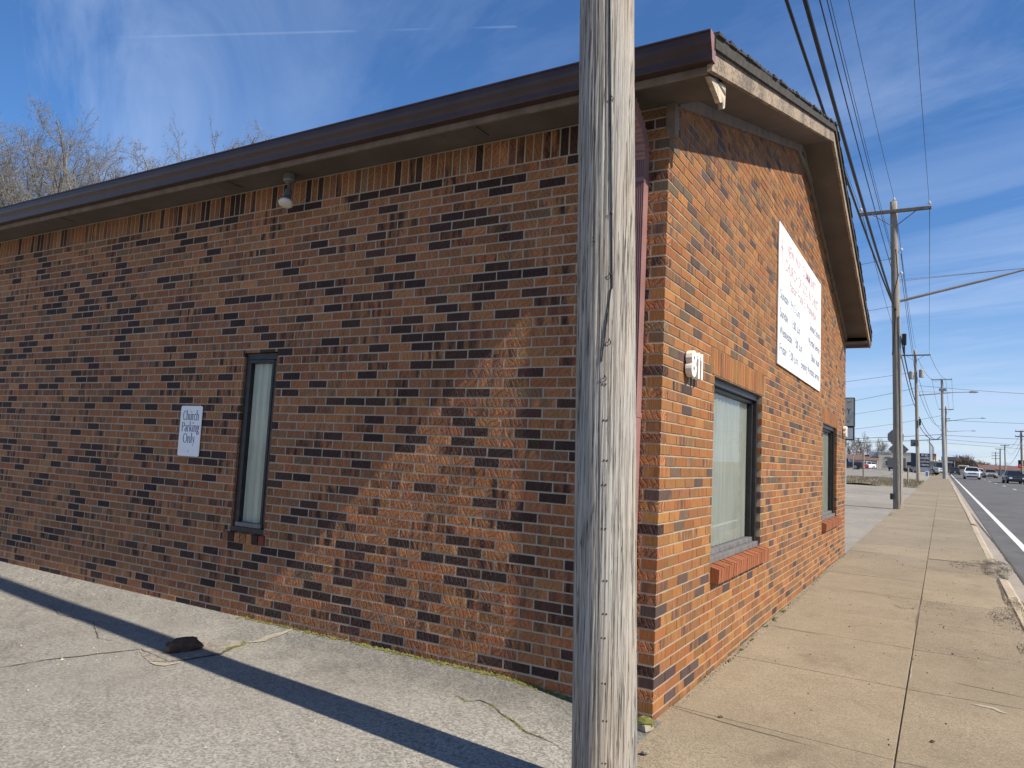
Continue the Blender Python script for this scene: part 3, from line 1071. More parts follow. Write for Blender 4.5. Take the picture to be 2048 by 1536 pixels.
def brick_cols(rr, wall):
    ora = [(0.385, 0.165, 0.070), (0.33, 0.135, 0.058), (0.43, 0.192, 0.080), (0.31, 0.140, 0.063), (0.365, 0.140, 0.056)]
    olive = [(0.23, 0.135, 0.072), (0.19, 0.115, 0.066)]
    dark = [(0.066, 0.033, 0.025), (0.054, 0.029, 0.024), (0.085, 0.042, 0.029)]
    r = rr.random()
    if wall == 'side':
        if r < 0.20:
            d = rr.choice(dark)
            return jit(d, .2, rr), jit(d, .25, rr)
        if r < 0.36:
            return jit(rr.choice(dark), .25, rr), jit(rr.choice(ora), .2, rr)
        if r < 0.42:
            return jit(rr.choice(olive), .2, rr), jit(rr.choice(ora + olive), .2, rr)
        if r < 0.58:
            return jit((0.20, 0.092, 0.055), .2, rr), jit(rr.choice(ora), .2, rr)
        return jit(rr.choice(ora), .16, rr), jit(rr.choice(ora), .2, rr)
    ora = [(0.315, 0.136, 0.046), (0.27, 0.113, 0.040), (0.37, 0.172, 0.056), (0.28, 0.132, 0.050), (0.31, 0.120, 0.040)]
    grey = [(0.110, 0.070, 0.056), (0.085, 0.055, 0.048), (0.14, 0.095, 0.060)]
    if r < 0.12:
        d = rr.choice(grey)
        return jit(d, .2, rr), jit(d, .2, rr)
    if r < 0.25:
        return jit(rr.choice(grey), .2, rr), jit(rr.choice(ora), .2, rr)
    if r < 0.42:
        return jit((0.21, 0.10, 0.052), .2, rr), jit(rr.choice(ora), .16, rr)
    return jit(rr.choice(ora), .13, rr), jit(rr.choice(ora), .16, rr)


def brick_shape(mb, P, u0, u1, z0, z1, rr, cols, depth=0.0932, c=0.0020):
    pr = rr.uniform(-0.0007, 0.0009)
    k = [(rr.uniform(-.0012, .0012), rr.uniform(-.0012, .0012), rr.uniform(-.001, .001)) for _ in range(4)]
    q = [(u0, z0), (u1, z0), (u1, z1), (u0, z1)]
    cu, cz = (u0 + u1) / 2, (z0 + z1) / 2
    vs = []
    for (a, b), (da, db, dn) in zip(q, k):
        vs.append(P(a + da, b + db, -depth))
    for (a, b), (da, db, dn) in zip(q, k):
        vs.append(P(a + da, b + db, pr - c))
    for (a, b), (da, db, dn) in zip(q, k):
        vs.append(P(a + da + (c if a < cu else -c), b + db + (c if b < cz else -c), pr + dn))
    fs = [(8, 9, 10, 11)]
    for i in range(4):
        j = (i + 1) % 4
        fs += [(i, j, 4 + j, 4 + i), (4 + i, 4 + j, 8 + j, 8 + i)]
    mb.add(vs, fs, 0, cols)


def cut_runs(u0, u1, z0, z1, holes):
    """pieces of a brick left over by rectangular openings"""
    out = [(u0, u1, z0, z1)]
    for (a, b, c, d) in holes:
        nxt = []
        for (p, q, e, f) in out:
            if q <= a or p >= b or f <= c or e >= d:
                nxt.append((p, q, e, f))
                continue
            if p < a:
                nxt.append((p, a, e, f))
            if q > b:
                nxt.append((b, q, e, f))
            lo, hi = max(p, a), min(q, b)
            if f > d + 0.02:
                nxt.append((lo, hi, d + 0.004, f))
            if e < c - 0.02:
                nxt.append((lo, hi, e, c - 0.004))
        out = nxt
    return [r for r in out if r[1] - r[0] > 0.010 and r[3] - r[2] > 0.015]


SIDE_WIN = (-3.727, -3.327, 0.736, 2.241)
SIDE_SILL = (-3.80, -3.29, 0.650, 0.736)
FW = [(1.157, 2.83, 0.650, 2.144), (6.86, 8.45, 0.650, 2.144)]
FSILL = [(1.16, 2.97), (6.82, 8.60)]
LINT = [(a - 0.1, b + 0.12, 2.144, 2.144 + 0.2032) for a, b, _, _ in FW]
RZ0, RSL = 3.77, 0.327                 # underside of the barge board


def rake_z(y):
    return RZ0 + RSL * min(y, BW - y)


rb = random.Random(21)
side_bricks, front_bricks = [], []
# side wall courses
for i in range(-1, 55):
    z1, z0 = joint_z(i) - JT / 2, joint_z(i + 1) + JT / 2
    if i < 0:
        continue
    z0 = max(z0, -0.03)
    par = i % 2
    u = 0.0 if par == 0 else -0.1032
    first = True
    while u > -BL:
        a, b = u - (BR_L - JT), u
        u -= BR_L
        if i < 3 and b < -0.35:
            continue
        for r in cut_runs(a, b, z0, z1, [SIDE_WIN, SIDE_SILL]):
            side_bricks.append(r)
# front wall courses, running up into the gable
for i in range(-24, 55):
    z1, z0 = joint_z(i) - JT / 2, joint_z(i + 1) + JT / 2
    z0 = max(z0, -0.02)
    if z0 > 5.10:
        continue
    z1 = min(z1, 5.125)
    ya = 0.0
    if z0 > RZ0:
        ya = (z0 - RZ0) / RSL
    yb = BW - ya
    par = i % 2
    u = 0.1032 if par == 0 else 0.0
    while u < BW:
        a, b = u, min(u + BR_L - JT, BW)
        u += BR_L
        if b < ya or a > yb:
            continue
        a, b = max(a, ya), min(b, yb)
        for r in cut_runs(a, b, z0, z1, [f for f in FW] + LINT + [(p - 0.004, q + 0.004, 0.640, 0.75) for p, q in FSILL]):
            if r[3] < 0.091 * r[0] / 9.6 - 0.03:
                continue
            front_bricks.append(r)


def px_area(P, r):
    pts = [cam_px(P(u, z, 0)) for u, z in ((r[0], r[2]), (r[1], r[2]), (r[1], r[3]), (r[0], r[3]))]
    cx = sum(p[0] for p in pts) / 4
    cy = sum(p[1] for p in pts) / 4
    if min(p[2] for p in pts) < 0.2 or not (0 < cx < 2048 and 0 < cy < 1536):
        return 0
    if 1142 < cx < 1278:
        return 0.0
    return abs(sum(pts[k][0] * pts[(k + 1) % 4][1] - pts[(k + 1) % 4][0] * pts[k][1] for k in range(4)))


def wall_part(name, P, bricks, solids, brick_mat, single, wall, rec=0.0045):
    mb = MB()
    for s_ in solids:
        if len(s_) == 4:
            a, b, c, d = s_
            lo, hi = P(a, c, -0.13), P(b, d, -rec)
            mb.box([min(lo[k], hi[k]) for k in range(3)], [max(lo[k], hi[k]) for k in range(3)])
        else:
            mb.prism(s_, -0.13, -rec, axis=0)
    w = obj(name, mb, M_MORTAR_SIDE if wall == 'side' else M_MORTAR, church)
    order = sorted(range(len(bricks)), key=lambda k: -px_area(P, bricks[k]))
    pick = set(order[:single])
    rest = MB()
    rr = random.Random(99 if wall == 'side' else 98)
    for k, r in enumerate(bricks):
        cols = brick_cols(rr, wall)
        if k in pick:
            one = MB()
            brick_shape(one, P, *r, rr, cols)
            obj('brick', one, brick_mat, w, recalc=True)
        else:
            brick_shape(rest, P, *r, rr, cols)
    o = obj('brickwork', rest, brick_mat, w)
    o['kind'] = 'stuff'
    return w


E_ = 0.0065
side_wall = wall_part('side_wall', side_p, side_bricks,
                      [(-BL, SIDE_WIN[0] - E_, -0.25, 3.70), (SIDE_WIN[1] + E_, -0.0045, -0.25, 3.70), (SIDE_WIN[0] - E_, SIDE_WIN[1] + E_, -0.25, 0.66), (SIDE_WIN[0] - E_, SIDE_WIN[1] + E_, SIDE_WIN[3] + E_, 3.70)],
                      M_BRICK_SIDE, 300, 'side', 0.0016)
side_wall['label'] = 'shaded brown brick side wall with a sunlit triangle'
(w1, w2) = FW
gable = [(0.0075, 3.695), (BW, 3.695), (BW, RZ0 + 0.03), (BW / 2, rake_z(BW / 2) + 0.03), (0.0075, RZ0 + 0.03)]
front_wall = wall_part('front_wall', front_p, front_bricks,
                       [(0.0045, w1[0] - E_, -0.25, 3.695), (w1[1] + E_, w2[0] - E_, -0.25, 3.695), (w2[1] + E_, BW, -0.25, 3.695)]
                       + [(w[0] - E_, w[1] + E_, -0.25, w[2] + 0.01) for w in FW] + [(w[0] - E_, w[1] + E_, w[3] + E_, 3.695) for w in FW] + [gable],
                       M_BRICK_FRONT, 260, 'front', 0.0040)
front_wall['label'] = 'sunlit orange brick front wall'
# soldier course under the eave, lintel bricks, sills
rr = random.Random(5)
u = -0.36
while u > -BL:
    mb = MB()
    brick_shape(mb, side_p, u - 0.0577, u, joint_z(3) + 0.005, 3.69, rr, brick_cols(rr, 'side'))
    obj('soldier_brick', mb, M_BRICK_SIDE, side_wall)
    u -= 0.0680
for (a, b, c, d) in LINT:
    u = a
    while u < b - 0.03:
        mb = MB()
        col_ = brick_cols(rr, 'front')
        if max(col_[0][0], col_[1][0]) < 0.2:
            col_ = (jit((0.33, 0.130, 0.050), .15, rr), jit((0.28, 0.115, 0.048), .2, rr))
        brick_shape(mb, front_p, u, min(u + 0.0577, b), c + 0.005, d - 0.005, rr, col_)
        obj('lintel_brick', mb, M_BRICK_FRONT, front_wall)
        u += 0.0677


def sill_brick(P, u0, u1, zb, zt, out, back, mat_, wallp, col_):
    mb = MB()
    c = 0.003
    vs = [P(u0, zb, out - 0.004), P(u1, zb, out - 0.004), P(u1, zb - 0.004, back), P(u0, zb - 0.004, back),
          P(u0 + c, zt, out), P(u1 - c, zt, out), P(u1 - c, zt + 0.035, back), P(u0 + c, zt + 0.035, back)]
    mb.add(vs, [(0, 3, 2, 1), (4, 5, 6, 7), (0, 1, 5, 4), (1, 2, 6, 5), (2, 3, 7, 6), (3, 0, 4, 7)], 0, col_)
    obj('sill_brick', mb, mat_, wallp)


for (a, b) in FSILL:
    n = 24
    w = (b - a) / n
    mb = MB()
    mb.box((-0.10, a + 0.004, 0.66), (0.052, b - 0.004, 0.735))
    obj('sill_mortar', mb, M_MORTAR, front_wall)
    for k in range(n):
        col_ = (jit((0.34, 0.118, 0.050), .15, rr), jit((0.28, 0.10, 0.046), .2, rr))
        sill_brick(front_p, a + k * w, a + (k + 1) * w - 0.008, 0.640 + rr.uniform(-.002, .002), 0.742 + rr.uniform(-.003, .003), 0.062 + rr.uniform(-.002, .002), -0.09, M_BRICK_FRONT, front_wall, col_)
a, b = SIDE_SILL[:2]
n = 7
w = (b - a) / n
for k in range(n):
    sill_brick(side_p, a + k * w, a + (k + 1) * w - 0.008, 0.652, 0.728, 0.018, -0.09, M_BRICK_SIDE, side_wall, brick_cols(rr, 'side') if k < n - 1 else ((0.25, 0.06, 0.04), (0.25, 0.06, 0.04)))
# rear and far walls, out of view
mb = MB()
mb.box((-BL, BW - 0.13, -0.2), (-0.14, BW, 3.70))
mb.box((-BL, 0.14, -0.2), (-BL + 0.13, BW - 0.14, 3.70))
obj('rear_wall', mb, M_MORTAR, church)
mb = MB()
mb.box((-BL + 0.2, 0.6, 0.0), (-0.6, BW - 0.6, 3.4))
obj('interior', mb, M_VENTDARK, church)


# ---- windows
def window(P, a, b, c, d, wallp, lab, sill_light=True, deep=0.085):
    """aluminium window in an opening a..b, c..d; curtain behind the glass"""
    def bx(u0, u1, z0, z1, n0, n1):
        mb_ = MB()
        p, q = P(u0, z0, n0), P(u1, z1, n1)
        mb_.cbox([min(p[k], q[k]) for k in range(3)], [max(p[k], q[k]) for k in range(3)], 0.003)
        return mb_
    o_, i_ = min(-deep + 0.045, -0.022), -deep - 0.04
    fr = bx(a, b, d - 0.055, d, i_, o_)
    wn = obj('window', fr, M_BRONZE, wallp)
    wn['label'] = lab
    obj('frame_bottom', bx(a, b, c, c + 0.045, i_, o_ + 0.02), M_FRAMEGREY if sill_light else M_BRONZE, wn)
    for (p, q) in ((a, a + 0.045), (b - 0.045, b)):
        obj('frame_side', bx(p, q, c + 0.046, d - 0.056, i_, o_), M_BRONZE, wn)
    s2 = -deep + 0.01
    obj('sash', bx(a + 0.046, b - 0.046, d - 0.085, d - 0.056, i_ - 0.005, s2), M_BRONZE, wn)
    obj('sash', bx(a + 0.046, b - 0.046, c + 0.046, c + 0.082, i_ - 0.005, s2 + 0.012), M_FRAMEGREY, wn)
    for (p, q) in ((a + 0.046, a + 0.072), (b - 0.072, b - 0.046)):
        obj('sash', bx(p, q, c + 0.083, d - 0.086, i_ - 0.005, s2), M_BRONZE, wn)
    g = MB()
    n_ = -deep - 0.02
    g.add([P(a + 0.06, c + 0.06, n_), P(b - 0.06, c + 0.06, n_), P(b - 0.06, d - 0.06, n_), P(a + 0.06, d - 0.06, n_)], [(0, 1, 2, 3)])
    obj('pane', g, M_GLASS, wn, recalc=False)
    cu = MB()
    k = 90
    rr_ = random.Random(int(abs(a) * 10))
    ph = rr_.uniform(0, 6)
    for j in range(k + 1):
        u_ = a + (b - a) * j / k
        nn = -deep - 0.045 + 0.010 * math.sin(u_ * 62 + ph + 1.3 * math.sin(u_ * 9)) + 0.006 * math.sin(u_ * 151)
        cu.v += [P(u_, c - 0.02, nn), P(u_, d + 0.02, nn)]
    for j in range(k):
        cu.f.append((2 * j, 2 * j + 2, 2 * j + 3, 2 * j + 1))
        cu.m.append(0)
    obj('curtain', cu, M_CURTAIN, wn, smooth=True, recalc=False)
    return wn


window(side_p, *SIDE_WIN, side_wall, 'narrow dark framed window in the side wall', sill_light=False, deep=0.026)
window(front_p, w1[0], w1[1], 0.765, w1[3], front_wall, 'dark framed window below the house number with pale curtain')
window(front_p, w2[0], w2[1], 0.765, w2[3], front_wall, 'dark framed window at the far end of the front wall')
for w in FW:      # steel angle over the opening
    mb = MB()
    mb.box((-0.09, w[0] - 0.05, w[3] - 0.002), (-0.004, w[1] + 0.05, w[3] + 0.006))
    obj('lintel_angle', mb, M_FASCIA, front_wall)

# ---- roof
OX, OY = 0.36, -0.36                  # gable overhang, eave line of the fascia
RT = 0.155                            # height of the barge board
roof_root = MB()


def slope_pts(y0, y1, dz0, dz1):
    return [(y0, rake_z(y0) + dz0), (y1, rake_z(y1) + dz0), (y1, rake_z(y1) + dz1), (y0, rake_z(y0) + dz1)]


mid = BW / 2
roof = MB()
for sgn in (0, 1):
    ya, yb = (OY, mid) if sgn == 0 else (BW - OY, mid)
    roof.prism(slope_pts(ya, yb, RT - 0.04, RT + 0.035), -BL - 0.3, OX - 0.03, axis=0)
roof_o = obj('roof', roof, M_SHINGLE, church)
barge_n = MB()
barge_n.prism([(OY - 0.02, rake_z(OY) + 0.0), (mid, rake_z(mid)), (mid, rake_z(mid) + RT), (OY - 0.02, rake_z(OY) + RT)], OX - 0.028, OX, axis=0)
obj('barge_board', barge_n, M_BARGE, roof_o)
barge_f = MB()
barge_f.prism([(BW - OY + 0.02, rake_z(OY)), (mid + 0.001, rake_z(mid)), (mid + 0.001, rake_z(mid) + RT), (BW - OY + 0.02, rake_z(OY) + RT)], OX - 0.028, OX, axis=0)
obj('barge_board', barge_f, M_BARGE, roof_o)
for sgn in (0, 1):                    # dark edge moulding over the barge board
    e = MB()
    ya, yb = (OY - 0.03, mid) if sgn == 0 else (BW - OY + 0.03, mid + 0.001)
    e.prism(slope_pts(ya, yb, RT - 0.028, RT + 0.045), OX + 0.0005, OX + 0.022, axis=0)
    obj('drip_edge', e, M_SHINGLE, roof_o)
    # shingle butts along the rake
    n = 38
    rs = random.Random(40 + sgn)
    for k in range(n):
        t0, t1 = k / n, (k + 1) / n
        y0 = ya + (yb - ya) * t0
        y1 = ya + (yb - ya) * (t1 + 0.12 / n)
        z0, z1 = rake_z(y0) + RT + 0.046, rake_z(y1) + RT + 0.046
        th = 0.020 + rs.uniform(-0.003, 0.006)
        ov = OX + 0.030 + rs.uniform(-0.006, 0.012)
        m_ = MB()
        m_.prism([(y0, z0), (y1, z1), (y1, z1 + 0.008), (y0, z0 + th)], ov - 0.34, ov, axis=0)
        obj('shingle', m_, M_SHINGLE, roof_o)
    # soffit under the rake
    sf = MB()
    sf.prism(slope_pts(0.001 if sgn == 0 else BW - 0.001, mid, 0.012, 0.030), 0.002, OX - 0.03, axis=0)
    obj('rake_soffit', sf, M_SOFFIT, roof_o)
    fr = MB()
    fr.prism(slope_pts(0.10 if sgn == 0 else BW - 0.10, mid, -0.075, 0.010), 0.006, 0.030, axis=0)
    obj('frieze_board', fr, M_FASCIA, roof_o)
# courses of shingles up the two slopes
for sgn in (0, 1):
    n = 36
    ya, yb = (OY, mid) if sgn == 0 else (BW - OY, mid)
    cs = MB()
    for k in range(n):
        y0 = ya + (yb - ya) * k / n
        y1 = ya + (yb - ya) * (k + 1.1) / n
        z0, z1 = rake_z(y0) + RT + 0.04, rake_z(y1) + RT + 0.036
        cs.prism([(y0, z0), (y1, z1), (y1, z1 + 0.004), (y0, z0 + 0.012)], -BL - 0.3, OX - 0.32, axis=0)
    o = obj('shingle_courses', cs, M_SHINGLE, roof_o)
    o['kind'] = 'stuff'
cap = MB()
cap.prism([(mid - 0.13, rake_z(mid) + RT + 0.02), (mid, rake_z(mid) + RT + 0.062), (mid + 0.13, rake_z(mid) + RT + 0.02), (mid + 0.13, rake_z(mid) + RT + 0.034), (mid, rake_z(mid) + RT + 0.078), (mid - 0.13, rake_z(mid) + RT + 0.034)], -BL - 0.3, OX + 0.03, axis=0)
obj('ridge_cap', cap, M_SHINGLE, roof_o)
# gable louvre: level board with dark slats above
mb = MB()
mb.box((0.004, mid - 0.66, 5.128), (0.034, mid + 0.66, 5.195))
lb = obj('gable_louvre', mb, M_FASCIA, church)
mb = MB()
mb.prism([(mid - 0.44, 5.197), (mid + 0.44, 5.197), (mid, 5.35)], 0.0, 0.006, axis=0)
obj('louvre_back', mb, M_VENTDARK, lb)
for k in range(4):
    z = 5.205 + 0.032 * k
    hw = max(0.05, (5.34 - z) / RSL - 0.03)
    mb = MB()
    mb.add([(0.007, mid - hw, z + 0.018), (0.007, mid + hw, z + 0.018), (0.026, mid + hw, z), (0.026, mid - hw, z), (0.007, mid - hw, z + 0.023), (0.007, mid + hw, z + 0.023), (0.026, mid + hw, z + 0.005), (0.026, mid - hw, z + 0.005)],
           [(0, 3, 2, 1), (4, 5, 6, 7), (0, 1, 5, 4), (1, 2, 6, 5), (2, 3, 7, 6), (3, 0, 4, 7)])
    obj('louvre_slat', mb, M_SOFFIT, lb)

# ---- eaves: soffit, fascia, gutter on both long sides
for sgn in (0, 1):
    Y = (lambda y: y) if sgn == 0 else (lambda y: BW - y)
    mb = MB()
    ya, yb = Y(OY + 0.02), Y(0.03)
    mb.box((-BL - 0.28, min(ya, yb), 3.704), (OX - 0.031, max(ya, yb), 3.722))
    so = obj('eave_soffit', mb, M_SOFFIT, roof_o)
    mb = MB()
    ya, yb = Y(OY - 0.001), Y(OY + 0.019)
    mb.box((-BL - 0.28, min(ya, yb), 3.655), (OX - 0.031, max(ya, yb), 3.80))
    obj('fascia_board', mb, M_FASCIA, roof_o)
    mb = MB()
    gp = [(OY - 0.002, 3.695), (OY - 0.062, 3.695), (OY - 0.066, 3.702), (OY - 0.068, 3.735), (OY - 0.076, 3.757), (OY - 0.094, 3.778), (OY - 0.099, 3.800), (OY - 0.099, 3.835), (OY - 0.108, 3.838), (OY - 0.108, 3.846), (OY - 0.094, 3.846), (OY - 0.094, 3.782), (OY - 0.064, 3.737), (OY - 0.062, 3.700), (OY - 0.006, 3.700), (OY - 0.006, 3.846), (OY - 0.002, 3.846)]
    b0 = len(mb.v)
    for x in (-BL - 0.3, OX + 0.01):
        mb.v += [(x, Y(y), z) for y, z in gp]
    n = len(gp)
    for k in range(n):
        k2 = (k + 1) % n
        mb.f.append((k, k2, n + k2, n + k))
        mb.m.append(0)
    go = obj('gutter', mb, M_GUTTERBROWN, church)
    mb = MB()
    mb.prism([(Y(y), z) for y, z in [(OY - 0.002, 3.695), (OY - 0.062, 3.695), (OY - 0.068, 3.735), (OY - 0.099, 3.800), (OY - 0.108, 3.848), (OY - 0.002, 3.848)]], OX + 0.0105, OX + 0.0125, axis=0)
    obj('gutter_end_cap', mb, M_SPOUT, go)
# return board closing the eave box at the gable (broken, pale)
mb = MB()
mb.prism([(-0.30, 3.668), (0.05, 3.772), (0.035, 3.63), (-0.005, 3.605), (-0.02, 3.640), (-0.07, 3.615), (-0.15, 3.635)], OX - 0.062, OX - 0.034, axis=0)
obj('eave_return', mb, M_PEEL, roof_o)
mb = MB()
mb.prism([(-0.02, 3.50), (0.055, 3.50), (0.055, 3.702), (-0.02, 3.702)], -0.02, 0.038, axis=0)
obj('corner_block', mb, M_FASCIA, roof_o)
# soffit vents
for xc in (-1.50, -4.05, -6.65):
    mb = MB()
    mb.box((xc - 0.22, OY + 0.075, 3.697), (xc + 0.22, OY + 0.27, 3.7035))
    v = obj('soffit_vent', mb, M_SOFFIT, roof_o)
    for k in range(3):
        m_ = MB()
        x0 = xc - 0.20 + k * 0.138
        m_.box((x0, OY + 0.095, 3.6955), (x0 + 0.12, OY + 0.25, 3.6968))
        obj('vent_screen', m_, M_SOFFIT, v)

# ---- downspout near the corner
DX0, DX1 = -0.202, -0.126
mb = MB()
ribs = [(DX0, -0.008), (DX1, -0.008), (DX1, -0.088)]
k = 6
for i in range(k):
    x = DX1 - (DX1 - DX0) * (i + 0.5) / k
    ribs += [(x + 0.0045, -0.088), (x + 0.002, -0.081), (x - 0.002, -0.081), (x - 0.0045, -0.088)]
ribs += [(DX0, -0.088)]
mb.prism(ribs, 0.12, 3.36, axis=2)
ds = obj('downspout', mb, M_SPOUT, church)
mb = MB()
path = [(-0.048, 3.34), (-0.05, 3.40), (-0.075, 3.46), (-0.12, 3.51), (-0.19, 3.555), (-0.27, 3.60), (-0.33, 3.64), (-0.375, 3.68), (-0.40, 3.70)]
fine = []
for i in range(len(path) - 1):
    for j in range(4):
        t_ = j / 4
        fine.append((path[i][0] + (path[i + 1][0] - path[i][0]) * t_, path[i][1] + (path[i + 1][1] - path[i][1]) * t_))
fine.append(path[-1])
for i, (y, z) in enumerate(fine):
    p, q = fine[max(0, i - 1)], fine[min(len(fine) - 1, i + 1)]
    d = Vector((q[0] - p[0], q[1] - p[1])).normalized()
    nn = Vector((d.y, -d.x))
    g = 0.044 + (0.003 if i % 2 else -0.003) * (1 if i < 26 else 0)
    gx_ = 0.041 + (0.003 if i % 2 else -0.003) * (1 if i < 26 else 0)
    xc = (DX0 + DX1) / 2
    mb.v += [(xc - gx_, y + nn.x * g, z + nn.y * g), (xc + gx_, y + nn.x * g, z + nn.y * g), (xc + gx_, y - nn.x * g, z - nn.y * g), (xc - gx_, y - nn.x * g, z - nn.y * g)]
for i in range(len(fine) - 1):
    for j in range(4):
        j2 = (j + 1) % 4
        mb.f.append((4 * i + j, 4 * i + j2, 4 * i + 4 + j2, 4 * i + 4 + j))
        mb.m.append(0)
obj('downspout_elbow', mb, M_SPOUT, ds)
for z in (1.75, 3.2):
    mb = MB()
    mb.box((DX0 - 0.012, -0.091, z), (DX1 + 0.002, -0.0885, z + 0.03))
    mb.box((DX1 + 0.0005, -0.0915, z), (DX1 + 0.003, 0.0, z + 0.03))
    obj('strap', mb, M_SPOUT, ds)


# ------------------------------------------------------------------ lettering
def text_mb(body, P, u0, u1, z0, z1, n=0.0, extrude=0.0, bold=0.0):
    """flat (or extruded) lettering fitted to the box u0..u1, z0..z1 of the surface P"""
    cu = bpy.data.curves.new('t', 'FONT')
    cu.body = body
    cu.size = 1.0
    cu.extrude = extrude
    cu.offset = bold
    cu.resolution_u = 3
    ob = bpy.data.objects.new('t', cu)
    COL.objects.link(ob)
    dg = bpy.context.evaluated_depsgraph_get()
    me = bpy.data.meshes.new_from_object(ob.evaluated_get(dg))
    vs = np.array([v.co[:] for v in me.vertices])
    lo, hi = vs.min(0), vs.max(0)
    mb_ = MB()
    for v in vs:
        a_ = u0 + (u1 - u0) * (v[0] - lo[0]) / (hi[0] - lo[0])
        b_ = z0 + (z1 - z0) * (v[1] - lo[1]) / (hi[1] - lo[1])
        c_ = n + (v[2] - lo[2])
        mb_.v.append(P(a_, b_, c_))
    mb_.f = [tuple(p.vertices) for p in me.polygons]
    mb_.m = [0] * len(mb_.f)
    bpy.data.objects.remove(ob)
    bpy.data.meshes.remove(me)
    bpy.data.curves.remove(cu)
    return mb_


# notice board on the front
t = thing('church_sign', 'large white notice board with service times on the sunlit front wall', 'sign', (0.01, 4.92, 2.53))
A, B, C_, D_ = 3.43, 6.40, 2.53, 4.005
mb = MB()
mb.cbox((0.006, A, C_), (0.020, B, D_), 0.002)
board = obj('board', mb, M_WHITE, t)
U = lambda f: A + (B - A) * f
V = lambda f: D_ - (D_ - C_) * f
for (txt, ua, ub, va, vb, m_) in [
        ('NEW WAY COMMUNITY', .15, .86, .07, .16, M_RED), ('CHURCH OF GOD IN CHRIST', .11, .92, .205, .295, M_RED), ('Pastor: Frank E. Washington', .20, .86, .325, .425, M_RED),
        ('Sunday   9:15 a.m.', .025, .44, .465, .555, M_INKGREY), ('Sunday School', .68, .97, .465, .555, M_INKGREY),
        ('Sunday   11:00 a.m.', .025, .45, .595, .685, M_INKGREY), ('Worship Service', .64, .97, .595, .685, M_INKGREY),
        ('Wednesday   7:00 p.m.', .025, .50, .72, .81, M_INKGREY), ('Bible Study', .73, .97, .72, .81, M_INKGREY),
        ('Friday   7:00 p.m.', .025, .41, .845, .935, M_INKGREY), ('Evening Worship Service', .46, .97, .845, .935, M_INKGREY)]:
    obj('lettering', text_mb(txt, front_p, U(ua), U(ub), V(vb), V(va), 0.0212, bold=0.010), m_, t, recalc=False)
mb = MB()      # small emblem beside the title
mb.box((0.0205, U(.045), V(.33)), (0.0212, U(.056), V(.10)))
mb.box((0.0205, U(.030), V(.175)), (0.0212, U(.0445), V(.155)))
mb.box((0.0205, U(.0565), V(.175)), (0.0212, U(.072), V(.155)))
obj('emblem', mb, M_RED, t)
for fu in (.02, .25, .5, .75, .98):
    for fv in (.02, .98):
        mb = MB()
        mb.lathe([(0.009, 0), (0.009, 0.003), (0.004, 0.005)], (0, 0, 0), 8, M=Matrix.Translation((0.0205, U(fu), V(fv))) @ Matrix.Rotation(RAD(90), 4, 'Y'))
        obj('screw', mb, M_GREYMETAL, t)

# small sign on the side wall
t = thing('parking_sign', 'small white metal parking sign on the shaded side wall', 'sign', (-4.355, -0.01, 1.333))
a, b, c, d = -4.502, -4.206, 1.333, 1.782
poly = []
for (cx, cz, a0) in ((b - .018, d - .018, 0), (a + .018, d - .018, 90), (a + .018, c + .018, 180), (b - .018, c + .018, 270)):
    for k in range(4):
        an = RAD(a0 + 30 * k)
        poly.append((cx + .018 * math.cos(an), cz + .018 * math.sin(an)))
mb = MB()
mb.prism(poly, -0.014, -0.010, axis=1)
obj('plate', mb, M_WHITE, t)


# a small book-face alphabet built of tapered strokes, for the sign on the side wall
def _arc(cx, cz, rx, rz, a0, a1, n=14, thick=0.085, thin=0.032):
    pts = []
    for k in range(n + 1):
        a_ = RAD(a0 + (a1 - a0) * k / n)
        pts.append((cx + rx * math.cos(a_), cz + rz * math.sin(a_), thin + (thick - thin) * abs(math.cos(a_)) ** 1.3))
    return pts


def _st(x, z0, z1, w=0.085):
    return [(x, z0, w), (x, z1, w)]


def _sf(x, z, h=0.085):
    return [(x - h, z, 0.026), (x + h, z, 0.026)]


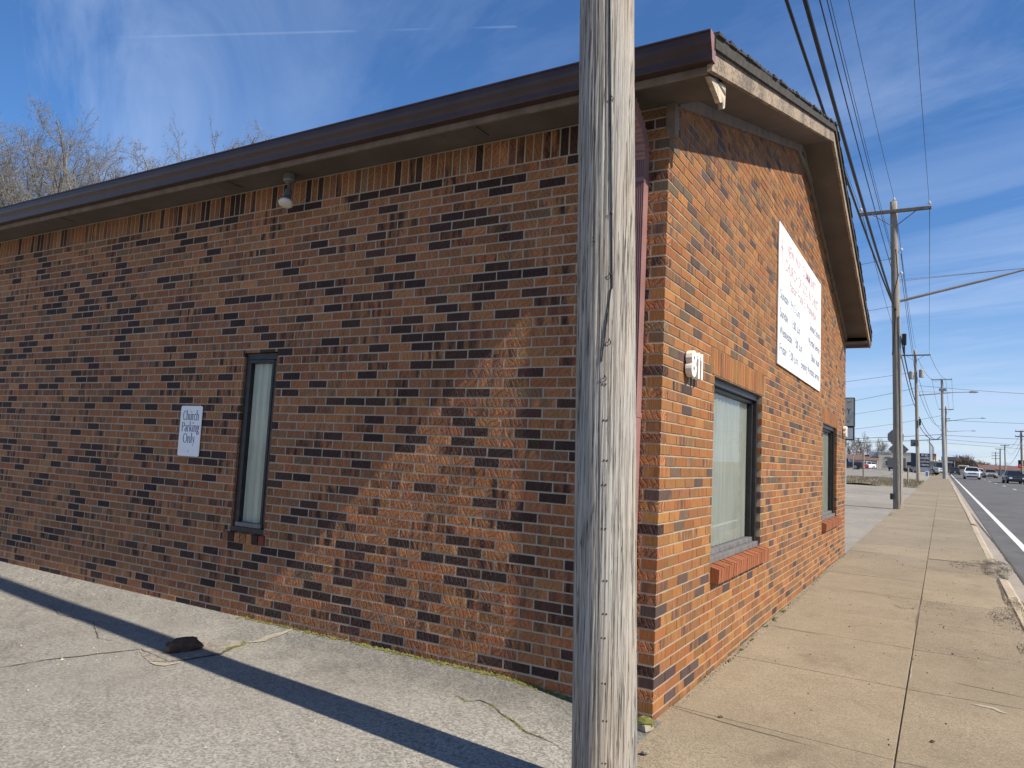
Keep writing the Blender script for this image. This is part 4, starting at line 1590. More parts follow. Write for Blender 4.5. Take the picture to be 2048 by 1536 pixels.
GL = {
    'C': (.66, [_arc(.35, .35, .27, .35, 48, 312), [(.57, .68, .03), (.57, .50, .04)], [(.57, .20, .02), (.55, .06, .03)]]),
    'h': (.55, [_st(.12, 0, .76), _arc(.28, .31, .16, .15, 170, 0), _st(.44, 0, .32), _sf(.12, .012), _sf(.44, .012), [(.03, .745, .026), (.12, .745, .026)]]),
    'u': (.56, [_st(.12, .14, .47), _arc(.27, .15, .15, .14, 180, 345), _st(.43, 0, .47), [(.02, .455, .026), (.14, .455, .026)], [(.33, .455, .026), (.45, .455, .026)], ]),
    'r': (.39, [_st(.12, 0, .47), _arc(.27, .30, .15, .15, 170, 55), _sf(.12, .012), [(.02, .455, .026), (.12, .455, .026)]]),
    'c': (.44, [_arc(.25, .235, .19, .23, 48, 318)]),
    'P': (.58, [_st(.15, 0, .70), [(.10, .685, .03), (.32, .685, .03)], _arc(.31, .52, .20, .167, 90, -90), [(.15, .352, .03), (.32, .352, .03)], _sf(.15, .012, .1)]),
    'a': (.45, [_arc(.19, .13, .12, .12, 40, 330), _arc(.20, .32, .13, .135, 0, 150), _st(.33, .05, .33), [(.33, .02, .03), (.43, .03, .03)]]),
    'k': (.53, [_st(.12, 0, .76), [(.14, .19, .03), (.40, .45, .03)], [(.24, .29, .085), (.44, .02, .085)], _sf(.12, .012), _sf(.45, .012, .07), _sf(.40, .455, .07), [(.03, .745, .026), (.12, .745, .026)]]),
    'i': (.27, [_st(.13, 0, .47), _sf(.13, .012), [(.04, .455, .026), (.13, .455, .026)], _st(.13, .60, .70, .095)]),
    'n': (.55, [_st(.12, 0, .47), _arc(.28, .31, .16, .15, 170, 0), _st(.44, 0, .32), _sf(.12, .012), _sf(.44, .012), [(.03, .455, .026), (.12, .455, .026)]]),
    'g': (.49, [_arc(.21, .31, .14, .15, 0, 360, 18), _arc(.23, -.09, .17, .10, 0, 360, 18), [(.12, .17, .03), (.10, .07, .05), (.30, .02, .06)], [(.33, .42, .03), (.44, .45, .04)]]),
    'O': (.74, [_arc(.37, .35, .30, .35, 0, 360, 22)]),
    'l': (.27, [_st(.13, 0, .76), _sf(.13, .012), [(.04, .745, .026), (.13, .745, .026)]]),
    'y': (.49, [[(.09, .46, .085), (.26, .04, .07)], [(.42, .46, .03), (.25, .02, .035), (.17, -.17, .04), (.06, -.19, .05)], _sf(.09, .455, .07), _sf(.41, .455, .06)]),
}


def serif_mb(body, P, u0, u1, zbase, size, n):
    mb_ = MB()
    x = 0.0
    tot = sum(GL[ch][0] for ch in body)
    k = (u1 - u0) / tot
    for ch in body:
        adv, strokes = GL[ch]
        for pts in strokes:
            b = len(mb_.v)
            m_ = len(pts)
            for i, (px, pz, w_) in enumerate(pts):
                p, q = pts[max(0, i - 1)], pts[min(m_ - 1, i + 1)]
                dx, dz = (q[0] - p[0]) * k, (q[1] - p[1]) * size
                l = math.hypot(dx, dz) or 1
                ox, oz = -dz / l * w_ * 0.62 * k * 1.15, dx / l * w_ * 0.58 * size
                for sg in (1, -1):
                    mb_.v.append(P(u0 + (x + px) * k + sg * ox, zbase + pz * size + sg * oz, n))
            for i in range(m_ - 1):
                mb_.f.append((b + 2 * i, b + 2 * i + 1, b + 2 * i + 3, b + 2 * i + 2))
                mb_.m.append(0)
            n += 0.00001
        x += adv
    return mb_


W_ = b - a
for (txt, fa, fb, fz, sz) in [('Church', .12, .87, .285, .118), ('Parking', .09, .93, .512, .118), ('Only', .20, .78, .735, .118)]:
    obj('lettering', serif_mb(txt, side_p, a + W_ * fa, a + W_ * fb, d - (d - c) * fz, sz, 0.0146), M_NAVY, t, recalc=False)
for fz in (.115, .90):
    mb = MB()
    mb.lathe([(0.006, 0), (0.006, 0.002), (0.003, 0.003)], (0, 0, 0), 8, M=Matrix.Translation(((a + b) / 2, -0.0145, d - (d - c) * fz)) @ Matrix.Rotation(RAD(90), 4, 'X'))
    obj('screw', mb, M_GREYMETAL, t)

# house numbers
for (y0, lab) in ((0.40, 'white plastic house number beside the near front window'), (9.16, 'white plastic house number at the far end of the front wall')):
    t = thing('house_number', lab, 'house number', (0.03, y0 + 0.17, 2.04), group=None)
    for (ch, ua, ub) in (('8', 0.0, 0.115), ('1', 0.150, 0.185), ('1', 0.222, 0.257)):
        if ch == '8':
            m_ = text_mb('8', front_p, y0 + ua, y0 + ub, 2.05, 2.225, 0.012, extrude=0.021, bold=0.03)
        else:
            m_ = MB()
            m_.prism([(y0 + ua, 2.05), (y0 + ub, 2.05), (y0 + ub, 2.225), (y0 + ua + .012, 2.225), (y0 + ua - .022, 2.20), (y0 + ua - .022, 2.175), (y0 + ua, 2.18)], 0.012, 0.054, axis=0)
        obj('digit', m_, M_NUMBER, t)

# floodlight under the eave
FX, FY = -3.20, -0.13
t = thing('flood_light', 'grey spotlight with white bulb hanging under the eave', 'light fixture', (FX, FY, 3.70))
mb = MB()
mb.lathe([(0.050, 3.648), (0.052, 3.652), (0.052, 3.700), (0.048, 3.7035)], (FX, FY, 0), 10)
jb = obj('junction_box', mb, M_GREYMETAL, t)
mb = MB()
mb.lathe([(0.02, 3.628), (0.045, 3.640), (0.05, 3.6478)], (FX, FY, 0), 12)
obj('box_cover', mb, M_LAMPGREY, t)
mb = MB()
mb.tube([(FX, FY, 3.632), (FX + 0.002, FY - 0.002, 3.60), (FX + 0.004, FY - 0.004, 3.565)], 0.012, 8)
obj('swivel_stem', mb, M_LAMPGREY, t)
mb = MB()
Mt = Matrix.Translation((FX + 0.004, FY - 0.004, 3.575)) @ Matrix.Rotation(RAD(-10), 4, 'Y') @ Matrix.Rotation(RAD(-16), 4, 'X')
mb.lathe([(0.018, 0.0), (0.028, -0.012), (0.031, -0.06), (0.033, -0.085), (0.046, -0.105), (0.058, -0.125)][::-1], (0, 0, 0), 18, M=Mt)
obj('lamp_holder', mb, [M_LAMPGREY], t)
mb = MB()
mb.lathe([(0.0572, -0.1255), (0.061, -0.138), (0.058, -0.150), (0.04, -0.158), (0.015, -0.161)], (0, 0, 0), 18, M=Mt)
obj('bulb', mb, M_BULB, t, smooth=True)


# ------------------------------------------------------------------ utility poles and wires
def crossarm_set(t, x, y, z, half=1.18, brace=True, insul=(-1.1, 1.1), ang=0.0, yo=-0.16, m=None):
    """wooden crossarm with braces and pin insulators, as parts of a pole"""
    R_ = Matrix.Translation((x, y, z)) @ Matrix.Rotation(ang, 4, 'Z')
    mb_ = MB()
    mb_.cbox((-half, yo - 0.05, -0.06), (half, yo + 0.05, 0.06), 0.01, M=R_)
    obj('crossarm', mb_, m or M_CROSSARM, t)
    if brace:
        for sg in (-1, 1):
            mb_ = MB()
            mb_.tube([R_ @ Vector((sg * 0.72, yo - 0.06, -0.05)), R_ @ Vector((sg * 0.06, yo - 0.02, -0.55))], 0.016, 4)
            obj('brace', mb_, M_CROSSARM, t)
    for u_ in insul:
        mb_ = MB()
        c_ = R_ @ Vector((u_, yo, 0.06))
        mb_.lathe([(0.012, 0), (0.012, 0.07), (0.055, 0.075), (0.06, 0.10), (0.03, 0.115), (0.045, 0.13), (0.045, 0.15), (0.02, 0.18)], c_, 10)
        obj('insulator', mb_, M_PORCELAIN, t)


# the near pole
PX, PYY = 0.165, -1.095
np_t = thing('utility_pole', 'thick weathered grey wooden utility pole close in front of the building corner', 'pole', (PX, PYY, 0.0))
LEAN = Vector((-0.0284, -0.0165))
rr = random.Random(77)
NS, NR = 220, 170
crk = [(rr.uniform(0, 2 * math.pi), rr.uniform(-0.2, 6), rr.uniform(1.2, 5.5), rr.uniform(0.002, 0.006), rr.uniform(0.010, 0.018)) for _ in range(80)]
mb = MB()
H = 10.6
ang = np.arange(NS) / NS * 2 * math.pi
gr1 = np.convolve(np.random.RandomState(3).randn(NS * 3), np.ones(3) / 3, 'same')[NS:2 * NS]
gr2 = np.random.RandomState(4).randn(NS)
for j in range(NR + 1):
    z = -0.35 + (H + 0.35) * (j / NR) ** 1.5
    r0 = max(0.105, 0.1425 - 0.0040 * max(0, z))
    rad = r0 + 0.0005 * gr1 + 0.0004 * gr2 * math.sin(z * 1.3)
    rad = rad + 0.003 * np.sin(ang * 3 + z * 0.4) + 0.002 * np.sin(ang * 5 - z * 0.3 + 1)
    for (a0, zc, ln, dp, wd) in crk:
        e = 1 - abs(z - zc) / (ln / 2)
        if e > 0:
            da = (ang - a0 - 0.015 * math.sin(z * 2.2 + a0 * 5) + math.pi) % (2 * math.pi) - math.pi
            rad = rad - dp * min(1, e * 3) * np.exp(-(da / wd) ** 2)
    cx, cy = PX + LEAN.x * z, PYY + LEAN.y * z
    mb.v += [(cx + r_ * math.cos(a_), cy + r_ * math.sin(a_), z) for r_, a_ in zip(rad, ang)]
for j in range(NR):
    for k in range(NS):
        k2 = (k + 1) % NS
        mb.f.append((j * NS + k, j * NS + k2, (j + 1) * NS + k2, (j + 1) * NS + k))
        mb.m.append(0)
mb.f.append(tuple(NR * NS + k for k in range(NS)))
mb.m.append(0)
obj('pole_shaft', mb, M_POLE, np_t, smooth=True)


def on_pole(a_, z, dr=0.0):
    r0 = max(0.105, 0.1425 - 0.0040 * max(0, z)) + dr
    return (PX + LEAN.x * z + r0 * math.cos(a_), PYY + LEAN.y * z + r0 * math.sin(a_), z)


to_cam = math.atan2(CAM_POS[1] - PYY, CAM_POS[0] - PX)
mb = MB()
mb.tube([on_pole(to_cam + 0.20 + 0.06 * math.sin(z * 1.1), z, 0.003) for z in [2.25 + 0.25 * i for i in range(32)]], 0.0042, 6)
obj('ground_wire', mb, M_BLACK, np_t)
mb = MB()
mb.tube([on_pole(to_cam + 0.20 - 0.05 * i, 2.25 - 0.055 * i, 0.004) for i in range(7)], 0.003, 5)
obj('wire_tail', mb, M_BLACK, np_t)
for i, (z, da) in enumerate([(3.62, .28), (3.12, .24), (2.58, .22), (2.30, .2), (2.46, -.35), (2.0, .18), (1.84, .05), (3.9, .2)]):
    mb = MB()
    q0, q1 = on_pole(to_cam + da, z, 0.0), on_pole(to_cam + da - 0.05, z + 0.012, 0.0)
    e0, e1 = on_pole(to_cam + da, z + 0.01, 0.012), on_pole(to_cam + da - 0.05, z + 0.022, 0.012)
    mb.tube([q0, e0, e1, q1], 0.0022, 5)
    obj('staple', mb, M_RUST, np_t)
for i in range(11):
    z = 0.25 + 0.155 * i + rr.uniform(-.05, .05)
    for s_ in (-0.05, 0.05):
        mb = MB()
        p0 = on_pole(to_cam + 0.02 + s_ + 0.03 * math.sin(i * 1.7), z, -0.006)
        p1 = on_pole(to_cam + 0.02 + s_ + 0.03 * math.sin(i * 1.7), z, 0.0035)
        mb.tube([p0, p1], 0.0042, 6)
        obj('nail', mb, M_RUST, np_t)
crossarm_set(np_t, PX + LEAN.x * 10, PYY + LEAN.y * 10, 10.05)
mb = MB()
mb.lathe([(0.012, 0), (0.012, 0.07), (0.055, 0.075), (0.06, 0.10), (0.03, 0.115), (0.045, 0.13), (0.02, 0.18)], (PX + LEAN.x * H, PYY + LEAN.y * H, H), 10)
obj('insulator', mb, M_PORCELAIN, np_t)


def wood_pole(name, label, x, y, top, r0, r1, lean=(0, 0), material=M_POLE2, group='poles along the road', seg=20):
    zb = land_z(x, y)
    t = thing(name, label, 'pole', (x, y, zb), group=group)
    mb_ = MB()
    n_ = 24
    rr_ = random.Random(int(x * 77 + y))
    for j in range(n_ + 1):
        z = zb - 0.3 + (top - zb + 0.3) * j / n_
        f = j / n_
        wob = 0.015 * math.sin(f * 5 + y)
        for k in range(seg):
            a_ = 2 * math.pi * k / seg
            r_ = (r0 + (r1 - r0) * f) * (1 + 0.03 * math.sin(3 * a_ + f * 4) + rr_.uniform(-.012, .012))
            mb_.v.append((x + lean[0] * f + wob + r_ * math.cos(a_), y + lean[1] * f + r_ * math.sin(a_), z))
    for j in range(n_):
        for k in range(seg):
            k2 = (k + 1) % seg
            mb_.f.append((j * seg + k, j * seg + k2, (j + 1) * seg + k2, (j + 1) * seg + k))
            mb_.m.append(0)
    mb_.f.append(tuple(n_ * seg + k for k in range(seg)))
    mb_.m.append(0)
    obj('pole_shaft', mb_, material, t, smooth=True)
    return t


def street_light(t, x, y, z, length, rise, head=True, brace=True):
    pts = [(x + 0.12, y, z), (x + 0.25, y, z + 0.03), (x + length * 0.5, y, z + rise * 0.62), (x + length * 0.72, y, z + rise * 0.93), (x + length, y, z + rise)]
    mb_ = MB()
    mb_.tube(pts, [0.055, 0.055, 0.045, 0.032, 0.03], 8)
    arm = obj('lamp_arm', mb_, M_STEEL, t)
    if brace:
        for dz in (0.0, 0.05):
            mb_ = MB()
            mb_.tube([(x + 0.1, y, z + rise * 0.62 + 0.13 + dz), (x + length * 0.7, y, z + rise * 0.92)], 0.008, 5)
            obj('arm_brace', mb_, M_GREYMETAL, t)
    if head:
        mb_ = MB()
        X = x + length
        mb_.prism([(X - 0.05, z + rise - 0.06), (X + 0.45, z + rise - 0.07), (X + 0.70, z + rise + 0.0), (X + 0.45, z + rise + 0.06), (X + 0.05, z + rise + 0.075), (X - 0.05, z + rise + 0.04)], y - 0.13, y + 0.13, axis=1)
        hd = obj('lamp_head', mb_, M_STEEL, t)
        mb_ = MB()
        mb_.lathe([(0.035, 0), (0.035, 0.07), (0.02, 0.09)], (X + 0.22, y, z + rise + 0.068), 8)
        obj('photocell', mb_, M_GREYMETAL, hd)


def pin(t_, x, y, z):
    mb_ = MB()
    mb_.lathe([(0.012, 0), (0.012, 0.06), (0.055, 0.065), (0.06, 0.09), (0.03, 0.105), (0.045, 0.12), (0.02, 0.17)], (x, y, z), 10)
    obj('insulator', mb_, M_PORCELAIN, t_)


p2 = wood_pole('utility_pole', 'weathered wooden utility pole at the pavement edge just past the building', 0.12, 24.7, 11.2, 0.165, 0.115, (-0.13, 0))
crossarm_set(p2, -0.005, 24.7, 10.80, 1.16, insul=(-1.08, 1.10), ang=RAD(2))
pin(p2, -0.01, 24.7, 11.19)
street_light(p2, 0.06, 24.7, 7.55, 5.6, 0.95)
for z in (9.36, 9.05, 8.5):
    mb = MB()
    mb.lathe([(0.03, 0), (0.05, 0.02), (0.05, 0.08), (0.03, 0.10)], (0.05 + (0.17 if z != 9.05 else -0.17), 24.68, z), 8)
    obj('spool_insulator', mb, M_PORCELAIN, p2)
mb = MB()
mb.tube([(0.20, 24.57, 0.4), (0.20, 24.57, 3), (0.16, 24.58, 7.0)], 0.018, 6)
obj('conduit', mb, M_GREYMETAL, p2)
mb = MB()
mb.tube([(0.05, 24.54, 9.4), (0.12, 24.52, 8.4), (-0.03, 24.53, 7.7), (0.04, 24.54, 7.0), (-0.06, 24.55, 5.6)], 0.016, 6)
obj('riser_cable', mb, M_WIRE, p2)
mb = MB()
mb.cbox((0.24, 24.55, 5.95), (0.38, 24.68, 6.35), 0.02)
mb.tube([(0.31, 24.62, 5.6), (0.31, 24.62, 5.95)], 0.03, 6)
obj('splice_box', mb, M_BLACK, p2)
mb = MB()
mb.cbox((-0.13, 24.5, 0.55), (-0.035, 24.62, 0.76), 0.02)
obj('meter_stub', mb, M_BLACK, p2)

p3 = wood_pole('utility_pole', 'wooden utility pole with transformers further along the pavement', -0.47, 73.3, 12.95, 0.175, 0.11, (-0.25, 0))
crossarm_set(p3, -0.70, 73.3, 12.45, 1.24, insul=(-1.15, 1.16), ang=RAD(2))
for (dx, dz, rr_) in ((0.42, 10.35, 0.22), (-0.40, 10.2, 0.22)):
    mb = MB()
    mb.lathe([(rr_ * .9, 0), (rr_, 0.02), (rr_, 0.68), (rr_ * .95, 0.72), (rr_ * .5, 0.77)], (-0.62 + dx, 73.2, dz), 14)
    tr = obj('transformer', mb, M_STEEL, p3, smooth=False)
    mb = MB()
    mb.lathe([(0.03, 0), (0.04, 0.04), (0.03, 0.08), (0.04, 0.12), (0.015, 0.2)], (-0.62 + dx, 73.2, dz + 0.77), 8)
    obj('bushing', mb, M_PORCELAIN, tr)
street_light(p3, -0.55, 73.3, 8.70, 4.15, 0.30)
mb = MB()
mb.cbox((-0.42, 73.05, 5.9), (-0.25, 73.2, 6.5), 0.02)
obj('splice_box', mb, M_BLACK, p3)

p4 = wood_pole('steel_pole', 'pale grey steel utility pole beside the road kerb', 1.70, 102.6, 13.55, 0.27, 0.14, (-0.28, 0), M_STEEL)
crossarm_set(p4, 1.42, 102.6, 13.42, 1.15, brace=False, insul=(-1.08, 0.42, 1.08), m=M_STEEL)
mb = MB()
mb.cbox((1.10, 102.3, 11.95), (1.95, 102.6, 12.3), 0.05)
obj('cable_clamp', mb, M_GREYMETAL, p4)
p5 = wood_pole('utility_pole', 'distant wooden utility pole directly behind the pale steel pole', 1.98, 140, 13.05, 0.19, 0.12)
crossarm_set(p5, 2.05, 140, 12.5, 1.06, insul=(-1.0, 1.0))
crossarm_set(p5, 1.9, 140, 10.9, 0.7, insul=(-0.6, 0.6), brace=False)
street_light(p5, 2.0, 140, 10.5, 5.0, 0.6, brace=False)
p6 = wood_pole('utility_pole', 'far wooden pole with slim lamp arm left of the steel pole', 1.72, 170, 10.9, 0.19, 0.12)
crossarm_set(p6, 1.72, 170, 10.5, 0.7, insul=(-0.6, 0.6), brace=False)
street_light(p6, 1.72, 170, 10.2, 4.9, 0.3, brace=False)
# poles on the far side of the road
for (x, y, top, lab, arms, half) in [(9.42, 100, 7.05, 'slim pole with two crossarms at the right picture edge', (6.95, 6.35), 0.62), (12.08, 170, 7.95, 'far pole with single crossarm behind the black car', (7.75,), 0.75), (12.12, 185, 7.62, 'darker far pole left of the one behind the black car', (7.5,), 0.9), (14.7, 250, 8.8, 'distant pole with three crossarms above the brown roof', (8.4, 7.6, 6.8), 1.0)]:
    q = wood_pole('utility_pole', lab, x, y, top, 0.15, 0.10, material=M_CROSSARM if y == 185 else M_POLE2)
    for z in arms:
        crossarm_set(q, x, y, z, half, brace=False, insul=(-half * .9, half * .9, half * .2))


def wire(name, label, a_, b_, sag, r_, cat='wire', group='overhead wires', n=18, material=M_WIRE):
    a_, b_ = Vector(a_), Vector(b_)
    pts = []
    for i in range(n + 1):
        t_ = i / n
        p = a_.lerp(b_, t_)
        p.z -= 4 * sag * t_ * (1 - t_)
        pts.append(p)
    mb_ = MB()
    mb_.tube(pts, r_, 5)
    return tag(obj(name, mb_, material, smooth=True), label, cat, group)


nx_, ny_ = PX + LEAN.x * 10, PYY + LEAN.y * 10
wire('power_line', 'thin power line to the road side end of the crossarm', (nx_ + 1.1, ny_ - 0.16, 10.35), (1.09, 24.56, 11.03), 0.25, 0.0065)
wire('power_line', 'thin power line to the top of the pole past the building', (PX + LEAN.x * H, PYY + LEAN.y * H, H + 0.16), (-0.01, 24.7, 11.35), 0.45, 0.0065)
wire('power_line', 'thin power line to the building side end of the crossarm', (nx_ - 1.20, ny_ - 0.16, 10.9), (-1.08, 24.5, 10.95), 0.15, 0.0065)
wire('power_line', 'thin wire running left of the wooden pole top', (nx_ - 0.15, ny_ - 0.16, 10.0), (-0.08, 24.55, 9.45), 0.18, 0.006)
wire('telephone_cable', 'thick black cable nearest the roof edge', (nx_ - 0.20, -1.15, 7.75), (0.02, 24.55, 7.24), 0.30, 0.024)
wire('telephone_cable', 'thickest black cable right of the one nearest the roof edge', (nx_ + 0.07, -1.15, 7.72), (0.05, 24.53, 7.20), 0.28, 0.031)
wire('telephone_cable', 'twisted service cable beside the thick black cables', (nx_ + 0.08, -1.15, 8.3), (-0.03, 24.55, 8.5), 0.22, 0.011)
wire('telephone_cable', 'thin wire beside the twisted service cable', (nx_ + 0.12, -1.15, 8.45), (0.0, 24.55, 8.95), 0.20, 0.008)
# onward spans
for (dx, za, zb, r_, lab) in [(-1.08, 10.98, 12.6, .010, 'power line from the building side crossarm end to the transformer pole'), (0.0, 11.3, 13.1, .010, 'power line between the two wooden pole tops'), (1.10, 11.0, 12.65, .010, 'power line from the road side crossarm end to the transformer pole'),
                              (0.04, 7.2, 7.9, .032, 'thick cable sagging to the transformer pole'), (-0.05, 7.0, 7.6, .024, 'second cable sagging to the transformer pole'), (0.2, 9.3, 10.0, .012, 'neutral wire to the transformer pole'), (0.22, 8.5, 9.2, .010, 'lower thin wire to the transformer pole')]:
    wire('power_line' if r_ < .013 else 'telephone_cable', lab, (0.0 + dx, 24.85, za), (-0.66 + dx, 73.2, zb), 0.45, r_)
for (ax, az, bx, bz, r_, lab) in [(0.45, 12.6, 2.5, 13.55, .016, 'power line drooping from the transformer pole to the steel pole'), (-0.5, 12.2, 1.3, 13.5, .016, 'middle power line to the steel pole'), (-0.4, 9.0, 1.3, 7.6, .018, 'drooping wire below the transformers'), (-0.4, 6.7, 1.3, 6.2, .030, 'black cable drooping to the steel pole'),
                                  (-0.4, 5.9, 1.45, 6.6, .030, 'straight black cable to the steel pole'), (-0.4, 10.2, 1.3, 7.2, .016, 'long drooping wire right of the transformers')]:
    wire('power_line', lab, (ax, 73.4, az), (bx, 102.5, bz), 1.0, r_)
for (bx, az, bz, lab) in [(0.35, 13.5, 12.6, 'left wire hanging beyond the steel pole'), (1.85, 13.5, 12.7, 'middle wire hanging beyond the steel pole'), (2.5, 13.5, 12.6, 'right wire hanging beyond the steel pole')]:
    wire('power_line', lab, (bx, 102.7, az), (bx + 0.6, 139.9, bz), 0.5, .016)
# spans crossing behind the building and over the road
for (a_, b_, sag, r_, lab) in [((-0.05, 24.6, 9.1), (-9, 28, 9.3), 0.15, .007, 'service drop from the nearer wooden pole towards the roof'), ((-0.05, 24.6, 7.35), (-10, 31, 7.9), 0.2, .007, 'lower service drop from the nearer wooden pole'),
                               ((-20, 84, 10.2), (-0.65, 73.3, 10.9), 0.3, .016, 'wire reaching the transformer pole from the left, highest'), ((-22, 90, 7.6), (-0.65, 73.3, 9.4), 0.5, .016, 'wire reaching the transformer pole from the left, second'),
                               ((-22, 92, 6.5), (-0.6, 73.3, 7.9), 0.4, .013, 'faint wire crossing left of the transformer pole'), ((-18, 96, 5.6), (1.5, 102.6, 8.9), 0.5, .018, 'rising cable to the steel pole'),
                               ((-22, 100, 4.9), (1.5, 102.6, 6.5), 0.2, .030, 'thick cable crossing low behind the building'), ((-22, 102, 4.2), (1.5, 102.6, 5.9), 0.1, .030, 'lowest thick cable crossing behind the building'),
                               ((-20, 120, 6.2), (1.9, 140, 7.4), 0.4, .024, 'cable crossing towards the distant pole'), ((1.6, 102.6, 8.3), (40, 112, 9.3), 0.5, .018, 'wire over the road below the lamp arm'),
                               ((-0.4, 73.3, 9.6), (36, 84, 9.5), 0.7, .015, 'wire over the road from the transformer pole'), ((1.6, 102.6, 6.4), (40, 110, 6.9), 0.4, .020, 'lower wire over the road'),
                               ((2.0, 140, 7.4), (42, 150, 6.6), 0.35, .022, 'far wire over the road'), ((2.0, 140, 6.8), (42, 152, 6.0), 0.3, .022, 'lowest far wire over the road'), ((1.8, 170, 5.6), (14.7, 250, 7.6), 0.5, .022, 'distant wire to the far side poles'),
                               ((9.4, 100, 6.95), (12.05, 170, 7.75), 1.1, .014, 'upper wire between the far side poles'), ((9.5, 100, 6.35), (12.3, 170, 7.0), 1.4, .014, 'middle wire between the far side poles'), ((9.4, 100, 5.4), (12.05, 170, 4.6), 1.2, .022, 'low cable between the far side poles')]:
    wire('power_line', lab, a_, b_, sag, r_)

# ------------------------------------------------------------------ bare winter trees
def grow(mb_, p, d, length, r_, level, rr_, spec):
    nseg = spec['seg'][level]
    pts, rad = [p.copy()], [r_]
    q = p.copy()
    dd = d.copy()
    for i in range(nseg):
        dd = (dd + Vector((rr_.gauss(0, 1), rr_.gauss(0, 1), rr_.gauss(0, 1))) * spec['wob'][level] + Vector((0, 0, spec['up'][level]))).normalized()
        q = q + dd * (length / nseg)
        pts.append(q.copy())
        rad.append(r_ * (1 - 0.75 * (i + 1) / nseg) if level else r_ * (1 - 0.5 * (i + 1) / nseg))
    mb_[0 if level == 0 else 1].tube(pts, rad, spec['n'][level], cap=False)
    if level + 1 >= len(spec['seg']):
        return
    cnt = spec['kids'][level]
    cnt = max(1, int(cnt * rr_.uniform(0.75, 1.25)))
    for k in range(cnt):
        f = spec['from'][level] + (1 - spec['from'][level]) * (k + rr_.random()) / cnt
        i = min(nseg - 1, int(f * nseg))
        t_ = f * nseg - i
        b = pts[i].lerp(pts[i + 1], t_)
        ax = (pts[i + 1] - pts[i]).normalized()
        side = ax.orthogonal().normalized()
        side.rotate(Matrix.Rotation(rr_.uniform(0, 6.283), 3, ax))
        an = RAD(rr_.uniform(*spec['ang'][level]))
        nd = (ax * math.cos(an) + side * math.sin(an)).normalized()
        l = length * spec['len'][level] * rr_.uniform(0.7, 1.15) * (1.15 - 0.55 * f if level else 1.1 - 0.35 * f)
        grow(mb_, b, nd, l, max(spec['rmin'], rad[i] * spec['rr'][level] * rr_.uniform(0.75, 1.1)), level + 1, rr_, spec)


def bare_tree_mesh(seed, height, spec):
    rr_ = random.Random(seed)
    mbs = (MB(), MB())
    grow(mbs, Vector((0, 0, -0.3)), Vector((rr_.uniform(-.05, .05), rr_.uniform(-.05, .05), 1)).normalized(), height * spec['trunk'], height * 0.017, 0, rr_, spec)
    zs = max(p[2] for p in mbs[1].v)
    k = height / zs
    for m_ in mbs:
        m_.v = [(p[0] * k, p[1] * k, p[2] * k) for p in m_.v]
    return mbs


SPEC = dict(seg=[6, 6, 5, 4, 3], wob=[0.05, 0.13, 0.17, 0.2, 0.22], up=[0.02, 0.05, 0.04, 0.03, 0.02], n=[9, 6, 4, 3, 3], kids=[11, 10, 9, 7], len=[0.62, 0.55, 0.52, 0.48], rr=[0.5, 0.5, 0.5, 0.55],
            ang=[(20, 50), (25, 55), (25, 60), (25, 65)], rmin=0.0068, trunk=0.58)
SPEC['from'] = [0.28, 0.22, 0.18, 0.15]
SPEC_FAR = dict(SPEC)
SPEC_FAR.update(kids=[10, 9, 8], seg=[5, 5, 4, 3], n=[6, 4, 3, 3], rmin=0.022)
protos = []
for k, sd in enumerate((3, 8, 15)):
    a_, b_ = bare_tree_mesh(sd, 16.0, SPEC)
    ma = obj('trunk', a_, M_BARK, recalc=False, smooth=True)
    mb_ = obj('crown', b_, M_BARK, recalc=False, smooth=True)
    protos.append((ma.data, mb_.data))
    bpy.data.objects.remove(ma)
    bpy.data.objects.remove(mb_)


def place_tree(k, x, y, h, rot, label, group, name='bare_tree', pro=protos, base=16.0):
    t_ = thing(name, label, 'tree', (x, y, land_z(x, y) - 0.1), rot, group)
    t_.scale = (h / base,) * 3
    for nm, me in zip(('trunk', 'crown'), pro[k]):
        o_ = bpy.data.objects.new(nm, me)
        COL.objects.link(o_)
        o_.parent = t_
    return t_


for (k, x, y, h, r_, lab) in [
        (0, -37.5, 13.6, 17.6, 0.3, 'tall bare tree rising above the gutter with the highest crown'),
        (1, -34.5, 14.6, 17.2, 2.0, 'tall bare tree standing right of the highest crown'),
        (2, -31.6, 14.8, 16.6, 4.1, 'bare tree with spreading branches nearest the gap in the trees'),
        (0, -44.0, 17.0, 18.5, 5.0, 'bare tree standing behind the left group above the roof'),
        (1, -30.4, 16.4, 15.8, 1.2, 'lower bare tree at the right end of the left group'),
        (2, -39.5, 12.6, 17.0, 0.9, 'bare tree cut by the left picture edge above the gutter'),
        (0, -42.5, 13.3, 17.0, 3.3, 'bare tree behind the one cut by the left picture edge'),
        (1, -32.4, 19.8, 18.4, 5.6, 'bare tree standing alone just right of the gap'),
        (2, -30.6, 20.8, 16.6, 2.7, 'smallest bare tree top showing furthest along the gutter'),
        (2, -38.0, 16.5, 17.6, 1.9, 'bushy bare tree in the middle of the left group'),
        (0, -34.5, 17.2, 16.6, 4.6, 'dense low bare tree just above the gutter'),
        (1, -40.5, 15.0, 18.0, 0.2, 'bare tree with many fine twigs left of the highest crown'),
        (2, -36.0, 18.5, 17.0, 5.2, 'bare tree at the back of the left group')]:
    place_tree(k, x, y, h, r_, lab, 'bare trees behind the roof')
